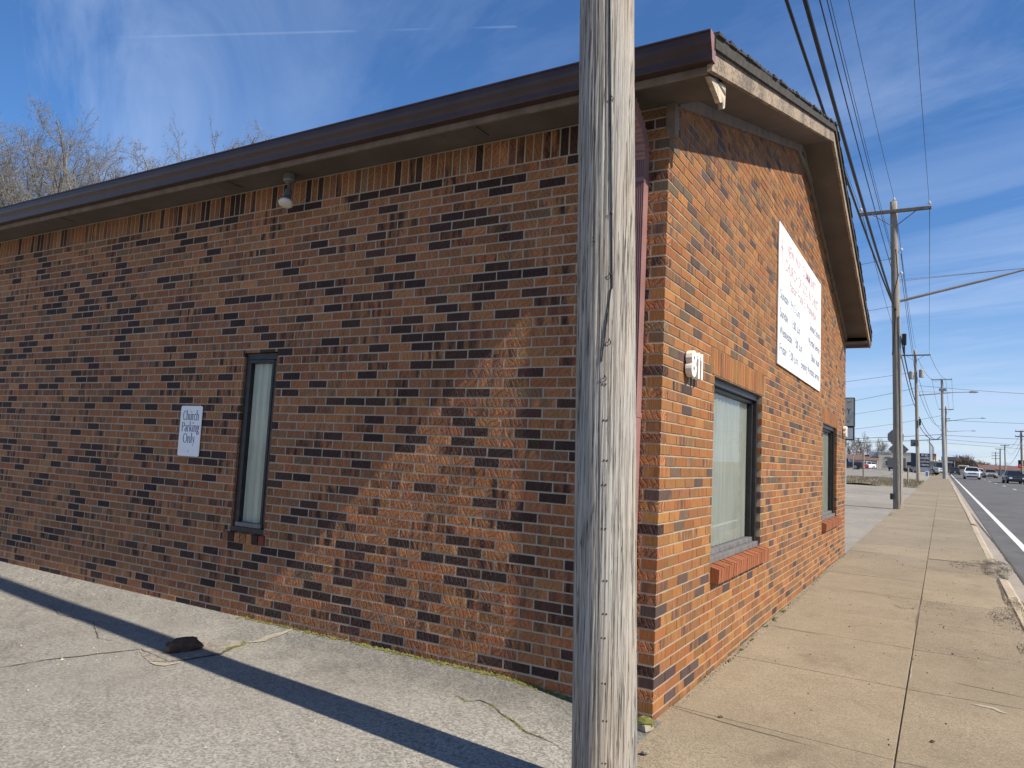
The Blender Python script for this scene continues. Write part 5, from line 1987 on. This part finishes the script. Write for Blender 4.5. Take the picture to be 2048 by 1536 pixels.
# underbrush of the same wood, merging behind the roof
mbx = MB()
rr = random.Random(61)
for i in range(1500):
    x, y = rr.uniform(-48, -31), rr.uniform(13, 20)
    z0 = rr.uniform(3, 7.5)
    p = Vector((x, y, z0))
    d = Vector((rr.uniform(-.5, .5), rr.uniform(-.5, .5), 1)).normalized()
    pts = [p]
    for j in range(4):
        d = (d + Vector((rr.gauss(0, .2), rr.gauss(0, .2), rr.gauss(0, .1)))).normalized()
        pts.append(pts[-1] + d * rr.uniform(0.8, 1.5))
    mbx.tube(pts, [0.022, 0.018, 0.014, 0.01, 0.006], 3, cap=False)
tag(obj('thicket', mbx, M_BARK, recalc=False), 'tangle of bare saplings filling in between the trees behind the roof', 'thicket', kind='stuff')

fprotos = []
for k, sd in enumerate((31, 44)):
    a_, b_ = bare_tree_mesh(sd, 10.0, SPEC_FAR)
    ma = obj('trunk', a_, M_BARKFAR, recalc=False, smooth=True)
    mb_ = obj('crown', b_, M_BARKFAR, recalc=False, smooth=True)
    fprotos.append((ma.data, mb_.data))
    bpy.data.objects.remove(ma)
    bpy.data.objects.remove(mb_)
for (k, x, y, h, lab) in [(0, -25.0, 262, 11.5, 'distant bare tree behind the pole sign'), (1, -21.6, 260, 12.2, 'distant bare tree with forked trunk above the parked cars'), (0, -18.9, 264, 10.4, 'distant bare tree left of the cream building front'),
                          (1, -15.6, 262, 10.4, 'distant bare tree over the cream building'), (0, -13.0, 260, 9.6, 'distant bare tree just left of the octagonal sign'), (1, -8.6, 262, 6.0, 'low distant bare tree right of the diamond sign'), (1, -28.0, 266, 11.0, 'distant bare tree half hidden by the wall end'),
                          (0, -5.5, 264, 5.6, 'low distant bare tree behind the silver estate car'), (1, -23.4, 270, 11.2, 'distant bare tree just right of the pole sign'), (0, -17.2, 272, 10.8, 'distant bare tree behind the roof of the cream building')]:
    place_tree(k, x, y, h, x * 1.7, lab, 'distant bare trees behind the car lot', pro=fprotos, base=10.0)


def wood_mass(name, label, seed, n, x0, x1, y0, y1, hfun, material, tw=26):
    rr_ = random.Random(seed)
    m_ = MB()
    for i in range(n):
        x, y = rr_.uniform(x0, x1), rr_.uniform(y0, y1)
        h = hfun(x) * rr_.uniform(0.72, 1.05)
        zb = land_z(x, y) - 1
        base = Vector((x, y, zb))
        m_.tube([base, base + Vector((rr_.uniform(-.3, .3), 0, h * 0.55))], [0.12, 0.06], 4, cap=False)
        for j in range(tw):
            f = rr_.uniform(0.15, 0.6)
            p = base + Vector((rr_.uniform(-.2, .2), 0, h * f))
            d = Vector((rr_.gauss(0, .6), rr_.gauss(0, .6), rr_.uniform(0.4, 1.2))).normalized()
            q = p + d * h * rr_.uniform(.15, .3)
            d2 = (d + Vector((rr_.gauss(0, .4), rr_.gauss(0, .4), .2))).normalized()
            q2 = q + d2 * h * rr_.uniform(.1, .2)
            m_.tube([p, q, q2], [0.08, 0.06, 0.04], 3, cap=False)
            for w in range(3):
                d3 = (d2 + Vector((rr_.gauss(0, .7), rr_.gauss(0, .7), rr_.gauss(0, .4)))).normalized()
                s0 = p.lerp(q2, rr_.uniform(.4, 1))
                m_.tube([s0, s0 + d3 * h * .16], [0.05, 0.035], 3, cap=False)
    return tag(obj(name, m_, material, recalc=False), label, 'woods', kind='stuff')


def far_h(x):
    return float(np.interp(x, [-12, 0, 1.5, 5, 8.3, 10, 12, 15, 18.5, 24, 40], [4.0, 4.6, 6.0, 7.0, 7.8, 7.2, 6.6, 5.4, 4.4, 5.0, 5.0]))


wood_mass('woods', 'brown grey leafless wood closing the road far away', 71, 300, -12, 40, 292, 330, far_h, M_BARKFAR, 44)
wood_mass('woods', 'scrubby bare hedge far behind the car lot', 72, 140, -44, -4, 270, 285, lambda x: 4.6, M_BARKFAR, 30)


# ------------------------------------------------------------------ vehicles
def paint(name, col, rough=0.3, metal=0.2):
    m, t_, p = mat(name)
    p.inputs['Base Color'].default_value = (*col, 1)
    p.inputs['Roughness'].default_value = rough
    p.inputs['Metallic'].default_value = metal
    p.inputs['Coat Weight'].default_value = 0.4
    p.inputs['Coat Roughness'].default_value = 0.1
    return m


P_WHITE = paint('car_paint_white', (0.72, 0.72, 0.71), 0.35, 0.0)
P_BLACK = paint('car_paint_black', (0.018, 0.02, 0.024))
P_TAN = paint('car_paint_tan', (0.42, 0.36, 0.28), 0.3, 0.4)
P_SILVER = paint('car_paint_silver', (0.50, 0.50, 0.51), 0.3, 0.4)
P_RED = paint('car_paint_red', (0.35, 0.02, 0.035))
P_CHARCOAL = paint('car_paint_charcoal', (0.035, 0.038, 0.045))
P_BEIGE = paint('car_paint_beige', (0.55, 0.45, 0.33), 0.3, 0.2)

KINDS = {
    # length, width, list of stations: (y along car from front, z low, z belt, z roof, half width low, half width belt, half width roof)
    'sedan': (4.7, 1.82, [(0.0, .30, .62, .62, .72, .74, .70), (.12, .22, .74, .74, .86, .86, .80), (1.15, .20, .90, .92, .91, .90, .80), (1.95, .20, .95, 1.38, .91, .90, .62), (2.4, .20, .95, 1.45, .91, .90, .62), (3.2, .20, .97, 1.42, .91, .90, .60), (4.05, .22, 1.0, 1.05, .90, .88, .74), (4.6, .30, .96, .97, .84, .84, .74), (4.7, .40, .85, .86, .78, .78, .70)]),
    'suv': (4.45, 1.88, [(0.0, .36, .80, .80, .76, .78, .72), (.10, .26, .98, .98, .90, .90, .82), (1.05, .24, 1.08, 1.10, .94, .93, .80), (1.70, .24, 1.10, 1.60, .94, .92, .66), (2.2, .24, 1.10, 1.68, .94, .92, .66), (3.4, .24, 1.12, 1.66, .94, .92, .66), (4.15, .26, 1.12, 1.52, .93, .90, .64), (4.38, .34, 1.08, 1.15, .88, .88, .78), (4.45, .44, .95, .96, .82, .82, .76)]),
    'wagon': (5.5, 2.0, [(0.0, .45, .92, .92, .84, .86, .80), (.10, .36, 1.08, 1.08, .97, .97, .90), (1.25, .34, 1.18, 1.20, 1.0, .99, .86), (1.85, .34, 1.20, 1.72, 1.0, .98, .72), (2.3, .34, 1.20, 1.88, 1.0, .98, .72), (3.8, .34, 1.22, 1.90, 1.0, .98, .72), (5.2, .36, 1.22, 1.86, 1.0, .97, .72), (5.42, .42, 1.2, 1.30, .97, .95, .84), (5.5, .5, 1.05, 1.06, .9, .9, .84)]),
    'pickup': (5.6, 1.98, [(0.0, .48, .95, .95, .82, .84, .78), (.10, .38, 1.10, 1.10, .96, .96, .88), (1.25, .36, 1.18, 1.20, .99, .98, .86), (1.85, .36, 1.20, 1.74, .99, .97, .70), (2.3, .36, 1.20, 1.86, .99, .97, .70), (3.2, .36, 1.20, 1.84, .99, .97, .70), (3.5, .36, 1.20, 1.22, .99, .97, .90), (5.5, .40, 1.20, 1.21, .98, .96, .90), (5.6, .48, 1.15, 1.16, .94, .93, .9)]),
}


def car(name, label, cat, x, y, rot, kind, pm, group, light=True):
    L, Wd, st_ = KINDS[kind]
    z = (land_z(x, y) + 0.012) if x < 2 else road_z(y) - 0.062
    t_ = thing(name, label, cat, (x, y, z), rot, group)
    # local: front at -y
    def half(cols):
        m_ = MB()
        for ring in cols:
            m_.v += ring
        n_ = len(cols[0])
        for i in range(len(cols) - 1):
            for k in range(n_ - 1):
                m_.f.append((i * n_ + k, i * n_ + k + 1, (i + 1) * n_ + k + 1, (i + 1) * n_ + k))
                m_.m.append(0)
        return m_
    body = MB()
    rings = []
    for (yy, zl, zb, zr, wl, wb, wr) in st_:
        v_ = yy - L / 2
        zm = zl + (zb - zl) * 0.5
        rings.append([(-wl * .9, v_, zl), (-wl, v_, zl + .12), (-wl * 1.02, v_, zm), (-wb, v_, zb), (-wb * .93, v_, zb + .015), (wb * .93, v_, zb + .015), (wb, v_, zb), (wl * 1.02, v_, zm), (wl, v_, zl + .12), (wl * .9, v_, zl)])
    for ring in rings:
        body.v += ring
    n_ = 10
    for i in range(len(rings) - 1):
        for k in range(n_):
            k2 = (k + 1) % n_
            body.f.append((i * n_ + k, i * n_ + k2, (i + 1) * n_ + k2, (i + 1) * n_ + k))
            body.m.append(0)
    body.f += [tuple(range(n_)), tuple((len(rings) - 1) * n_ + k for k in range(n_))[::-1]]
    body.m += [0, 0]
    obj('body', body, pm, t_, local=True, smooth=False)
    # cabin: glass house with painted roof
    cab = [r_ for r_ in st_ if r_[3] > r_[2] + .2]
    i0 = st_.index(cab[0])
    i1 = st_.index(cab[-1])
    pre, post = st_[i0 - 1], st_[i1 + 1]
    fy = pre[0] + (cab[0][0] - pre[0]) * 0.25 - L / 2
    by = post[0] - (post[0] - cab[-1][0]) * 0.15 - L / 2
    fz, bz = pre[2] + .02, post[2] + .01
    rf = [(c_[0] - L / 2, c_[3], c_[6]) for c_ in cab]
    wb = cab[0][5] * .93
    ws = MB()
    ws.add([(-wb * .95, fy, fz), (wb * .95, fy, fz), (rf[0][2] * .97, rf[0][0], rf[0][1] - .02), (-rf[0][2] * .97, rf[0][0], rf[0][1] - .02)], [(0, 1, 2, 3)])
    obj('windscreen', ws, M_DARKGLASS, t_, local=True)
    rw = MB()
    rw.add([(-wb * .95, by, bz), (wb * .95, by, bz), (rf[-1][2] * .97, rf[-1][0], rf[-1][1] - .02), (-rf[-1][2] * .97, rf[-1][0], rf[-1][1] - .02)], [(0, 3, 2, 1)])
    obj('rear_window', rw, M_DARKGLASS, t_, local=True)
    ro = MB()
    for (v_, zz_, hw) in rf:
        ro.v += [(-hw, v_, zz_ - .03), (-hw * .85, v_, zz_ + .02), (hw * .85, v_, zz_ + .02), (hw, v_, zz_ - .03)]
    for i in range(len(rf) - 1):
        for k in range(3):
            ro.f.append((4 * i + k, 4 * i + k + 1, 4 * i + 5 + k, 4 * i + 4 + k))
            ro.m.append(0)
    obj('roof', ro, pm, t_, local=True)
    for sg in (-1, 1):
        poly = [(sg * wb, fy + .12, fz)] + [(sg * (hw + .005), v_, zz_ - .05) for v_, zz_, hw in rf] + [(sg * wb, by - .08, bz)]
        sw = MB()
        sw.add(poly, [tuple(range(len(poly)))])
        obj('side_window', sw, M_DARKGLASS, t_, local=True)
        pl = MB()
        pl.tube([(sg * wb, fy, fz), (sg * (rf[0][2] + .01), rf[0][0], rf[0][1] - .02)], .04, 5)
        obj('pillar', pl, pm, t_, local=True)
        ym = (rf[0][0] + rf[-1][0]) / 2
        pl = MB()
        pl.tube([(sg * (wb + .005), ym, fz), (sg * (rf[1][2] + .012), ym, rf[1][1] - .05)], .04, 5)
        obj('pillar', pl, pm, t_, local=True)
        mi_ = MB()
        mi_.cbox((sg * (wb + .06) - .09, fy + .32, fz + .02), (sg * (wb + .06) + .09 * 1.2, fy + .42, fz + .17), .03)
        obj('mirror', mi_, pm, t_, local=True)
        hl = MB()
        f0 = st_[1]
        hl.cbox((sg * f0[5] * .72 - .16, -L / 2 - .02, f0[2] - .24), (sg * f0[5] * .72 + .16, -L / 2 + .14, f0[2] - .07), .03)
        obj('headlight', hl, M_HEADLIGHT, t_, local=True)
        tl = MB()
        tl.cbox((sg * f0[5] * .78 - .1, L / 2 - .12, f0[2] - .25), (sg * f0[5] * .78 + .1, L / 2 + .01, f0[2] + .0), .03)
        obj('tail_light', tl, P_RED, t_, local=True)
        wr = .33 if kind == 'sedan' else .37 if kind == 'suv' else .40
        for yy in (L * .19, L * .80):
            wh = MB()
            wh.lathe([(wr * .75, -.11), (wr * .97, -.10), (wr, -.06), (wr, .06), (wr * .97, .10), (wr * .75, .11)], (0, 0, 0), 20, M=Matrix.Translation((sg * (Wd / 2 - .11), yy - L / 2, wr)) @ Matrix.Rotation(RAD(90), 4, 'Y'))
            wo = obj('wheel', wh, M_TYRE, t_, local=True)
            ri = MB()
            ri.lathe([(.04, .0), (wr * .68, .0), (wr * .68, .02), (wr * .2, .028), (.04, .03)], (0, 0, 0), 14, M=Matrix.Translation((sg * (Wd / 2 + .002), yy - L / 2, wr)) @ Matrix.Rotation(RAD(90 * sg), 4, 'Y'))
            obj('rim', ri, M_RIM, wo, local=True)
            ar = MB()
            ar.lathe([(wr * 1.16, -.005), (wr * 1.16, .004)], (0, 0, 0), 18, M=Matrix.Translation((sg * (Wd / 2 + .012), yy - L / 2, wr)) @ Matrix.Rotation(RAD(90), 4, 'Y'))
            obj('wheel_arch', ar, M_BLACK, t_, local=True)
    gr = MB()
    f0 = st_[1]
    gr.cbox((-f0[5] * .52, -L / 2 - .012, f0[2] - .27), (f0[5] * .52, -L / 2 + .08, f0[2] - .11), .02)
    go_ = obj('grille', gr, M_BLACK, t_, local=True)
    gb = MB()
    gb.box((-f0[5] * .5, -L / 2 - .016, f0[2] - .195), (f0[5] * .5, -L / 2 - .0125, f0[2] - .175))
    obj('grille_bar', gb, M_CHROME, go_, local=True)
    bu = MB()
    bu.cbox((-f0[5] * .75, -L / 2 - .03, f0[1] + .03), (f0[5] * .75, -L / 2 + .1, f0[1] + .20), .04)
    obj('bumper', bu, M_BLACK, t_, local=True)
    pt = MB()
    pt.box((-.16, L / 2 + .002, f0[2] - .3), (.16, L / 2 + .012, f0[2] - .15))
    obj('number_plate', pt, M_WHITE, t_, local=True)
    return t_


car('suv', 'white sport utility vehicle driving towards the camera', 'car', 4.90, 115.4, 0.0, 'suv', P_WHITE, 'cars on the road')
car('sedan', 'black saloon car driving towards the camera at the right edge', 'car', 8.45, 97.5, RAD(4), 'sedan', P_BLACK, 'cars on the road')
car('sedan', 'tan saloon car following behind the white utility vehicle', 'car', 8.26, 143, RAD(3), 'sedan', P_TAN, 'cars on the road')
car('sedan', 'white car between the white utility vehicle and the tan saloon', 'car', 7.35, 160, 0.0, 'sedan', P_WHITE, 'cars on the road')
car('sedan', 'tiny dark car far down the road beside the steel pole', 'car', 3.6, 172, RAD(180), 'sedan', P_CHARCOAL, 'cars on the road')
car('pickup', 'dark pickup truck parked at the end of the brick wall', 'truck', -12.9, 134, RAD(-96), 'pickup', P_CHARCOAL, 'cars parked on the lot')
car('sedan', 'red car parked behind the dark pickup', 'car', -14.2, 165, RAD(-70), 'sedan', P_RED, 'cars parked on the lot')
car('suv', 'white utility vehicle parked before the brown roofed building', 'car', -14.3, 191, RAD(-40), 'suv', P_WHITE, 'cars parked on the lot')
car('estate_car', 'long silver estate car parked facing the road', 'car', -1.35, 131.5, RAD(72), 'wagon', P_SILVER, 'cars parked on the lot')

# box trailer behind the nearer wooden pole
tz = land_z(-5, 129)
t = thing('box_trailer', 'plain grey box trailer behind the wooden pole', 'trailer', (-5.0, 129, tz))
mb = MB()
mb.cbox((-6.2, 128, tz + 0.6), (-3.55, 131.5, tz + 2.2), 0.03)
obj('box', mb, M_SIGNBACK, t)
mb = MB()
mb.cbox((-6.1, 128.1, tz + 0.40), (-3.6, 131.4, tz + 0.59), 0.02)
obj('chassis', mb, M_BLACK, t)
for x in (-6.0, -3.75):
    mb = MB()
    mb.lathe([(.22, -.1), (.32, -.09), (.32, .09), (.22, .1)], (0, 0, 0), 16, M=Matrix.Translation((x, 129.7, tz + .32)) @ Matrix.Rotation(RAD(90), 4, 'Y'))
    obj('wheel', mb, M_TYRE, t)


# ------------------------------------------------------------------ road signs, fence, pole signs
def ngon(n_, r_, cx, cz, a0=0.0):
    return [(cx + r_ * math.cos(RAD(a0) + 2 * math.pi * k / n_), cz + r_ * math.sin(RAD(a0) + 2 * math.pi * k / n_)) for k in range(n_)]


t = thing('road_sign', 'grey backs of a round sign above a diamond sign behind the wooden pole', 'road sign', (-1.2, 52, land_z(-1.2, 52)))
mb = MB()
mb.tube([(-1.22, 52, land_z(-1.2, 52) - .2), (-1.22, 52, 4.35)], 0.03, 6)
obj('post', mb, M_STEEL, t)
mb = MB()
mb.prism(ngon(8, 0.52, -1.30, 3.87, 22.5), 51.93, 51.945, axis=1)
obj('octagonal_plate', mb, M_SIGNBACK, t)
mb = MB()
mb.prism(ngon(4, 0.62, -1.12, 3.04), 51.90, 51.915, axis=1)
obj('diamond_plate', mb, M_SIGNBACK, t)
t = thing('road_sign', 'square grey sign back fixed beside the transformer pole', 'road sign', (-0.8, 72.6, land_z(-.8, 72.6)))
mb = MB()
mb.tube([(-0.60, 72.7, land_z(-.6, 72.7) - .2), (-0.60, 72.7, 4.6)], 0.03, 6)
obj('post', mb, M_STEEL, t)
mb = MB()
mb.cbox((-1.08, 72.58, 3.93), (-0.45, 72.6, 4.55), 0.005)
obj('square_plate', mb, M_SIGNBACK, t)
mb = MB()
mb.box((-0.80, 72.56, 4.05), (-0.71, 72.579, 4.25))
obj('clamp', mb, M_BLACK, t)

# chain link fence
t = thing('chain_link_fence', 'low chain link fence with wooden posts along the grass strip', 'fence', (-4, 66, land_z(-4, 66)))


def fence_y(x):
    return 61.3 + (x + 0.9) / (-3.97) * 9.8 if x > -4.87 else 71.1 + (x + 4.87) * -0.35


for (x, h, r_) in ((-0.90, 1.35, 0.055), (-4.87, 2.55, 0.075), (-8.0, 1.3, 0.04), (-11.0, 1.3, 0.04), (-14.0, 1.3, 0.04)):
    y = fence_y(x)
    mb = MB()
    mb.tube([(x, y, land_z(x, y) - .2), (x + .01, y, land_z(x, y) + h)], r_, 8)
    obj('fence_post', mb, M_POLE2, t)
xs = [-14 + 0.13 * k for k in range(101)]
mb = MB()
for k in range(len(xs) - 8):
    for s_ in (0, 1):
        x0, x1 = (xs[k], xs[k + 8]) if s_ else (xs[k + 8], xs[k])
        y0, y1 = fence_y(x0), fence_y(x1)
        mb.tube([(x0, y0, land_z(x0, y0) + .04), (x1, y1, land_z(x1, y1) + 1.0)], 0.0035, 3, cap=False)
o = obj('fence_mesh', mb, M_GREYMETAL, t, recalc=False)
o['kind'] = 'stuff'
mb = MB()
mb.tube([(x, fence_y(x), land_z(x, fence_y(x)) + 1.0) for x in xs[::6]], 0.018, 5)
obj('top_rail', mb, M_GREYMETAL, t)

# dry grass tufts
mb = MB()
rr = random.Random(91)
for i in range(9000):
    x, y = -abs(rr.gauss(0, 6)) - 0.1, rr.uniform(53.2, 77.5)
    z = land_z(x, y) + 0.10 * math.sin(x * 1.3) * math.sin(y * 1.1) - 0.02
    h = rr.uniform(.08, .24)
    a_ = rr.uniform(0, 6.28)
    w_ = .02
    mb.add([(x - w_ * math.cos(a_), y - w_ * math.sin(a_), z), (x + w_ * math.cos(a_), y + w_ * math.sin(a_), z), (x + rr.uniform(-.06, .06), y + rr.uniform(-.06, .06), z + h)], [(0, 1, 2)])
M_STRAW = plain('dry_straw', (0.20, 0.165, 0.10), 0.9, var=0.4, vscale=2)
tag(obj('dry_grass', mb, M_STRAW, recalc=False), 'short dry winter grass along the fence', 'grass', kind='stuff')


def cabinet(name, label, x0, x1, z0, z1, y, frame_m, face_m, posts, extra=None, depth=.3):
    zb = land_z((x0 + x1) / 2, y)
    t_ = thing(name, label, 'sign', ((x0 + x1) / 2, y, zb))
    mb_ = MB()
    mb_.cbox((x0, y, z0), (x1, y + depth, z1), .02)
    obj('cabinet', mb_, frame_m, t_)
    if face_m:
        mb_ = MB()
        mb_.box((x0 + .05, y - .012, z0 + .05), (x1 - .05, y - .002, z1 - .05))
        obj('face', mb_, face_m, t_)
    for px_ in posts:
        mb_ = MB()
        mb_.tube([(px_, y + depth / 2, zb - .3), (px_, y + depth / 2, z0 + .05)], .07, 8)
        obj('post', mb_, M_STEEL, t_)
    return t_


M_FACEGREY = plain('sign_face_grey', (0.33, 0.33, 0.30), 0.5, var=.08, vscale=3)
M_FACEPALE = plain('sign_face_pale', (0.42, 0.43, 0.44), 0.4, var=.08, vscale=3)
M_NAVYBOARD = plain('navy_board', (0.018, 0.022, 0.045), 0.5)
wallp = lambda yy: (lambda u_, z_, n_: (u_, yy - n_, z_))
t = cabinet('pole_sign', 'tall grey roadside sign showing the letter Y past the wall end', -5.6, -2.71, 3.86, 5.48, 40, M_BLACK, M_FACEGREY, (-5.2, -3.2))
obj('lettering', text_mb('Y', wallp(40), -3.10, -2.91, 4.55, 4.87, 0.014, bold=0.02), M_NAVY, t, recalc=False)
obj('lettering', text_mb('on', wallp(40), -3.10, -2.97, 4.10, 4.18, 0.014, bold=0.01), M_BLACK, t, recalc=False)
mb = MB()
mb.cbox((-5.6, 40.0, 3.13), (-2.73, 40.3, 3.855), .02)
lo_ = obj('lower_cabinet', mb, M_BLACK, t)
mb = MB()
mb.box((-5.5, 39.985, 3.19), (-2.79, 39.998, 3.80))
obj('lower_face', mb, M_FACEPALE, t)
mb = MB()
mb.tube([(-3.12, 40, 5.28), (-3.0, 39.984, 5.22), (-2.86, 39.984, 5.27)], .008, 4)
obj('scroll_line', mb, M_BLACK, t)

t = cabinet('billboard', 'navy signboard with white lettering behind the transformer pole', -2.60, -0.10, 2.42, 4.45, 120, M_NAVYBOARD, None, (-0.3, -2.3))
for (txt, ua, ub, za, zb) in [('FF RD', -1.25, -.35, 4.02, 4.34), ('E HOMES', -1.35, -.20, 3.58, 3.90), ('& AUTO SALE', -1.35, -.18, 3.10, 3.38), ('7 RENTAL', -1.35, -.25, 2.62, 2.88)]:
    obj('lettering', text_mb(txt, wallp(120), ua, ub, za, zb, 0.006, bold=0.02), M_WHITE, t, recalc=False)
t = cabinet('pole_sign', 'small red and yellow sign on a pole by the lot', 0.0, 0.52, 3.9, 4.95, 140, plain('sign_red', (0.35, 0.05, 0.03), .5), None, (0.45,))
mb = MB()
mb.box((0.03, 139.985, 3.93), (0.49, 139.998, 4.42))
obj('yellow_panel', mb, plain('sign_yellow', (0.55, 0.33, 0.04), .5), t)
for k, (x, y, h) in enumerate([(-0.16, 118, 6.6), (-0.05, 124, 6.1), (0.09, 130, 6.0), (0.20, 136, 5.9)]):
    mb = MB()
    mb.tube([(x, y, 1.0), (x, y, h)], .06, 6)
    mb.tube([(x, y, h), (x - .2, y, h + .18), (x - .5, y, h + .36)], .04, 5)
    tag(obj('lot_lamp', mb, M_CROSSARM), ['tallest thin dark lamp post beside the navy signboard', 'second thin dark lamp post in the row by the navy signboard', 'third thin dark lamp post in the row by the navy signboard', 'furthest thin dark lamp post in the row by the navy signboard'][k], 'lamp post', 'thin lamp posts by the signboard')
t = cabinet('billboard', 'wide grey sign behind the steel pole', 1.2, 4.35, 4.95, 5.75, 200, M_SIGNBACK, None, (1.6, 3.9))
t = cabinet('led_sign', 'black electronic sign with glowing red characters at the right edge', 9.08, 11.4, 2.70, 3.60, 100, M_BLACK, None, (9.5, 10.9))
m_, tt_, p_ = mat('led_red')
p_.inputs['Base Color'].default_value = (0.4, 0.01, 0.02, 1)
p_.inputs['Emission Color'].default_value = (1, 0.03, 0.05, 1)
p_.inputs['Emission Strength'].default_value = 1.2
obj('lettering', text_mb('2.9', wallp(100), 9.16, 10.1, 2.80, 3.10, 0.006, bold=0.06), m_, t, recalc=False)
# small a-frame board on the pavement
bz_ = land_z(-.4, 112)
t = thing('sandwich_board', 'small blue and white sandwich board by the far pavement', 'sign', (-0.4, 112, bz_))
mb = MB()
mb.cbox((-.62, 112, bz_), (-.18, 112.05, bz_ + .75), .01)
obj('panel', mb, M_WHITE, t)
mb = MB()
mb.box((-.54, 111.99, bz_ + .1), (-.26, 111.998, bz_ + .65))
obj('print', mb, plain('print_blue', (0.12, 0.22, 0.40), .6), t)

# ------------------------------------------------------------------ far buildings
M_CREAM = plain('cream_render', (0.58, 0.53, 0.42), 0.85, var=.1, vscale=.8)
M_GREYWALL = plain('grey_block_wall', (0.36, 0.36, 0.36), 0.85, var=.12, vscale=.8)
M_BROWNROOF = plain('brown_roof', (0.165, 0.095, 0.072), 0.9, var=.15, vscale=.6)
M_PARAPET = plain('pale_metal_sheet', (0.42, 0.43, 0.43), 0.6, var=.1, vscale=.6)
zb = land_z(-13, 240)
t = thing('shop_building', 'cream fronted workshop building with flat parapet', 'building', (-12, 240, zb))
mb = MB()
mb.box((-15.0, 240, zb - .3), (-6.0, 252, zb + 5.0))
obj('wall', mb, M_CREAM, t)
mb = MB()
mb.cbox((-17.6, 241, zb + 3.4), (-15.02, 251, zb + 5.15), .03)
obj('parapet', mb, M_PARAPET, t)
mb = MB()
mb.cbox((-15.2, 239.9, zb + 5.01), (-5.8, 252.1, zb + 5.25), .03)
obj('coping', mb, M_PARAPET, t)
mb = MB()
mb.cbox((-13.15, 239.9, zb + 1.15), (-12.12, 239.99, zb + 2.65), .02)
wn = obj('window', mb, M_PARAPET, t)
for k in range(3):
    mb = MB()
    mb.box((-13.07, 239.88, zb + 1.22 + .47 * k), (-12.20, 239.898, zb + 1.61 + .47 * k))
    obj('pane', mb, M_DARKGLASS, wn)
mb = MB()
mb.cbox((-11.5, 239.92, zb + .0), (-9.2, 239.99, zb + 3.3), .02)
obj('roller_door', mb, M_PARAPET, t)
mb = MB()
mb.box((-13.3, 239.93, zb + 3.2), (-11.9, 239.99, zb + 3.7))
obj('old_sign', mb, M_FASCIA, t)
obj('lettering', text_mb('Colvin', wallp(239.99), -14.3, -11.9, zb + 4.25, zb + 4.85, 0.004, bold=0.01), M_BROWNROOF, t, recalc=False)
t = thing('long_building', 'long low grey building with brown sloping roof behind parked cars', 'building', (-22, 238, zb))
mb = MB()
mb.box((-34, 238, zb - .3), (-15.1, 248, zb + 2.45))
obj('wall', mb, M_GREYWALL, t)
mb = MB()
mb.prism([(237.2, zb + 2.45), (242.8, zb + 4.1), (248.8, zb + 2.451)], -34.4, -15.05, axis=0)
obj('roof', mb, M_BROWNROOF, t)
t = thing('canopy', 'pale red and white canopy past the wall end', 'canopy', (-11, 110, land_z(-11, 110)))
mb = MB()
mb.add([(-15, 110, 5.9), (-8.85, 110, 4.38), (-8.85, 113, 4.38), (-15, 113, 5.9), (-15, 110, 5.74), (-8.85, 110, 4.22), (-8.85, 113, 4.22), (-15, 113, 5.74)], [(0, 1, 2, 3), (7, 6, 5, 4), (0, 4, 5, 1), (1, 5, 6, 2), (2, 6, 7, 3), (3, 7, 4, 0)])
obj('awning', mb, plain('awning_pink', (0.50, 0.30, 0.27), .7), t)
for x in (-14.5, -9.6):
    mb = MB()
    mb.tube([(x, 111.5, land_z(-11, 110) - .2), (x, 111.5, 4.5 if x > -12 else 5.7)], .06, 6)
    obj('post', mb, M_STEEL, t)
zb = road_z(240)
t = thing('far_building', 'far building with reddish brown roof behind the cars', 'building', (15, 242, zb))
mb = MB()
mb.box((10.6, 242, zb - .3), (26, 252, zb + 1.5))
obj('wall', mb, M_GREYWALL, t)
mb = MB()
mb.prism([(241.4, zb + 1.5), (247, zb + 2.75), (252.6, zb + 1.501)], 10.2, 26.4, axis=0)
obj('roof', mb, plain('red_brown_roof', (0.17, 0.085, 0.065), .9, var=.1, vscale=.5), t)
t = thing('far_building', 'dark far building left of the road behind the steel pole', 'building', (1.0, 230, zb))
mb = MB()
mb.box((-3.5, 230, zb - .3), (3.6, 240, zb + 2.6))
obj('wall', mb, plain('dark_wall', (0.10, 0.095, 0.09), .85, var=.2, vscale=.7), t)
mb = MB()
mb.cbox((-3.7, 229.8, zb + 2.601), (3.8, 240.2, zb + 3.0), .03)
obj('roof', mb, M_PARAPET, t)
# van far down the road
vz = road_z(176) - .062
t = thing('delivery_van', 'tiny pale van far down the road left of the white utility vehicle', 'van', (5.2, 176, vz))
mb = MB()
mb.cbox((4.2, 174, vz + .3), (6.1, 179, vz + 2.0), .12)
obj('body', mb, P_BEIGE, t)
mb = MB()
mb.box((4.4, 173.985, vz + 1.15), (5.9, 173.998, vz + 1.75))
obj('windscreen', mb, M_DARKGLASS, t)
for x in (4.35, 5.95):
    mb = MB()
    mb.lathe([(.2, -.08), (.33, -.07), (.33, .07), (.2, .08)], (0, 0, 0), 12, M=Matrix.Translation((x, 175, vz + .33)) @ Matrix.Rotation(RAD(90), 4, 'Y'))
    obj('wheel', mb, M_TYRE, t)
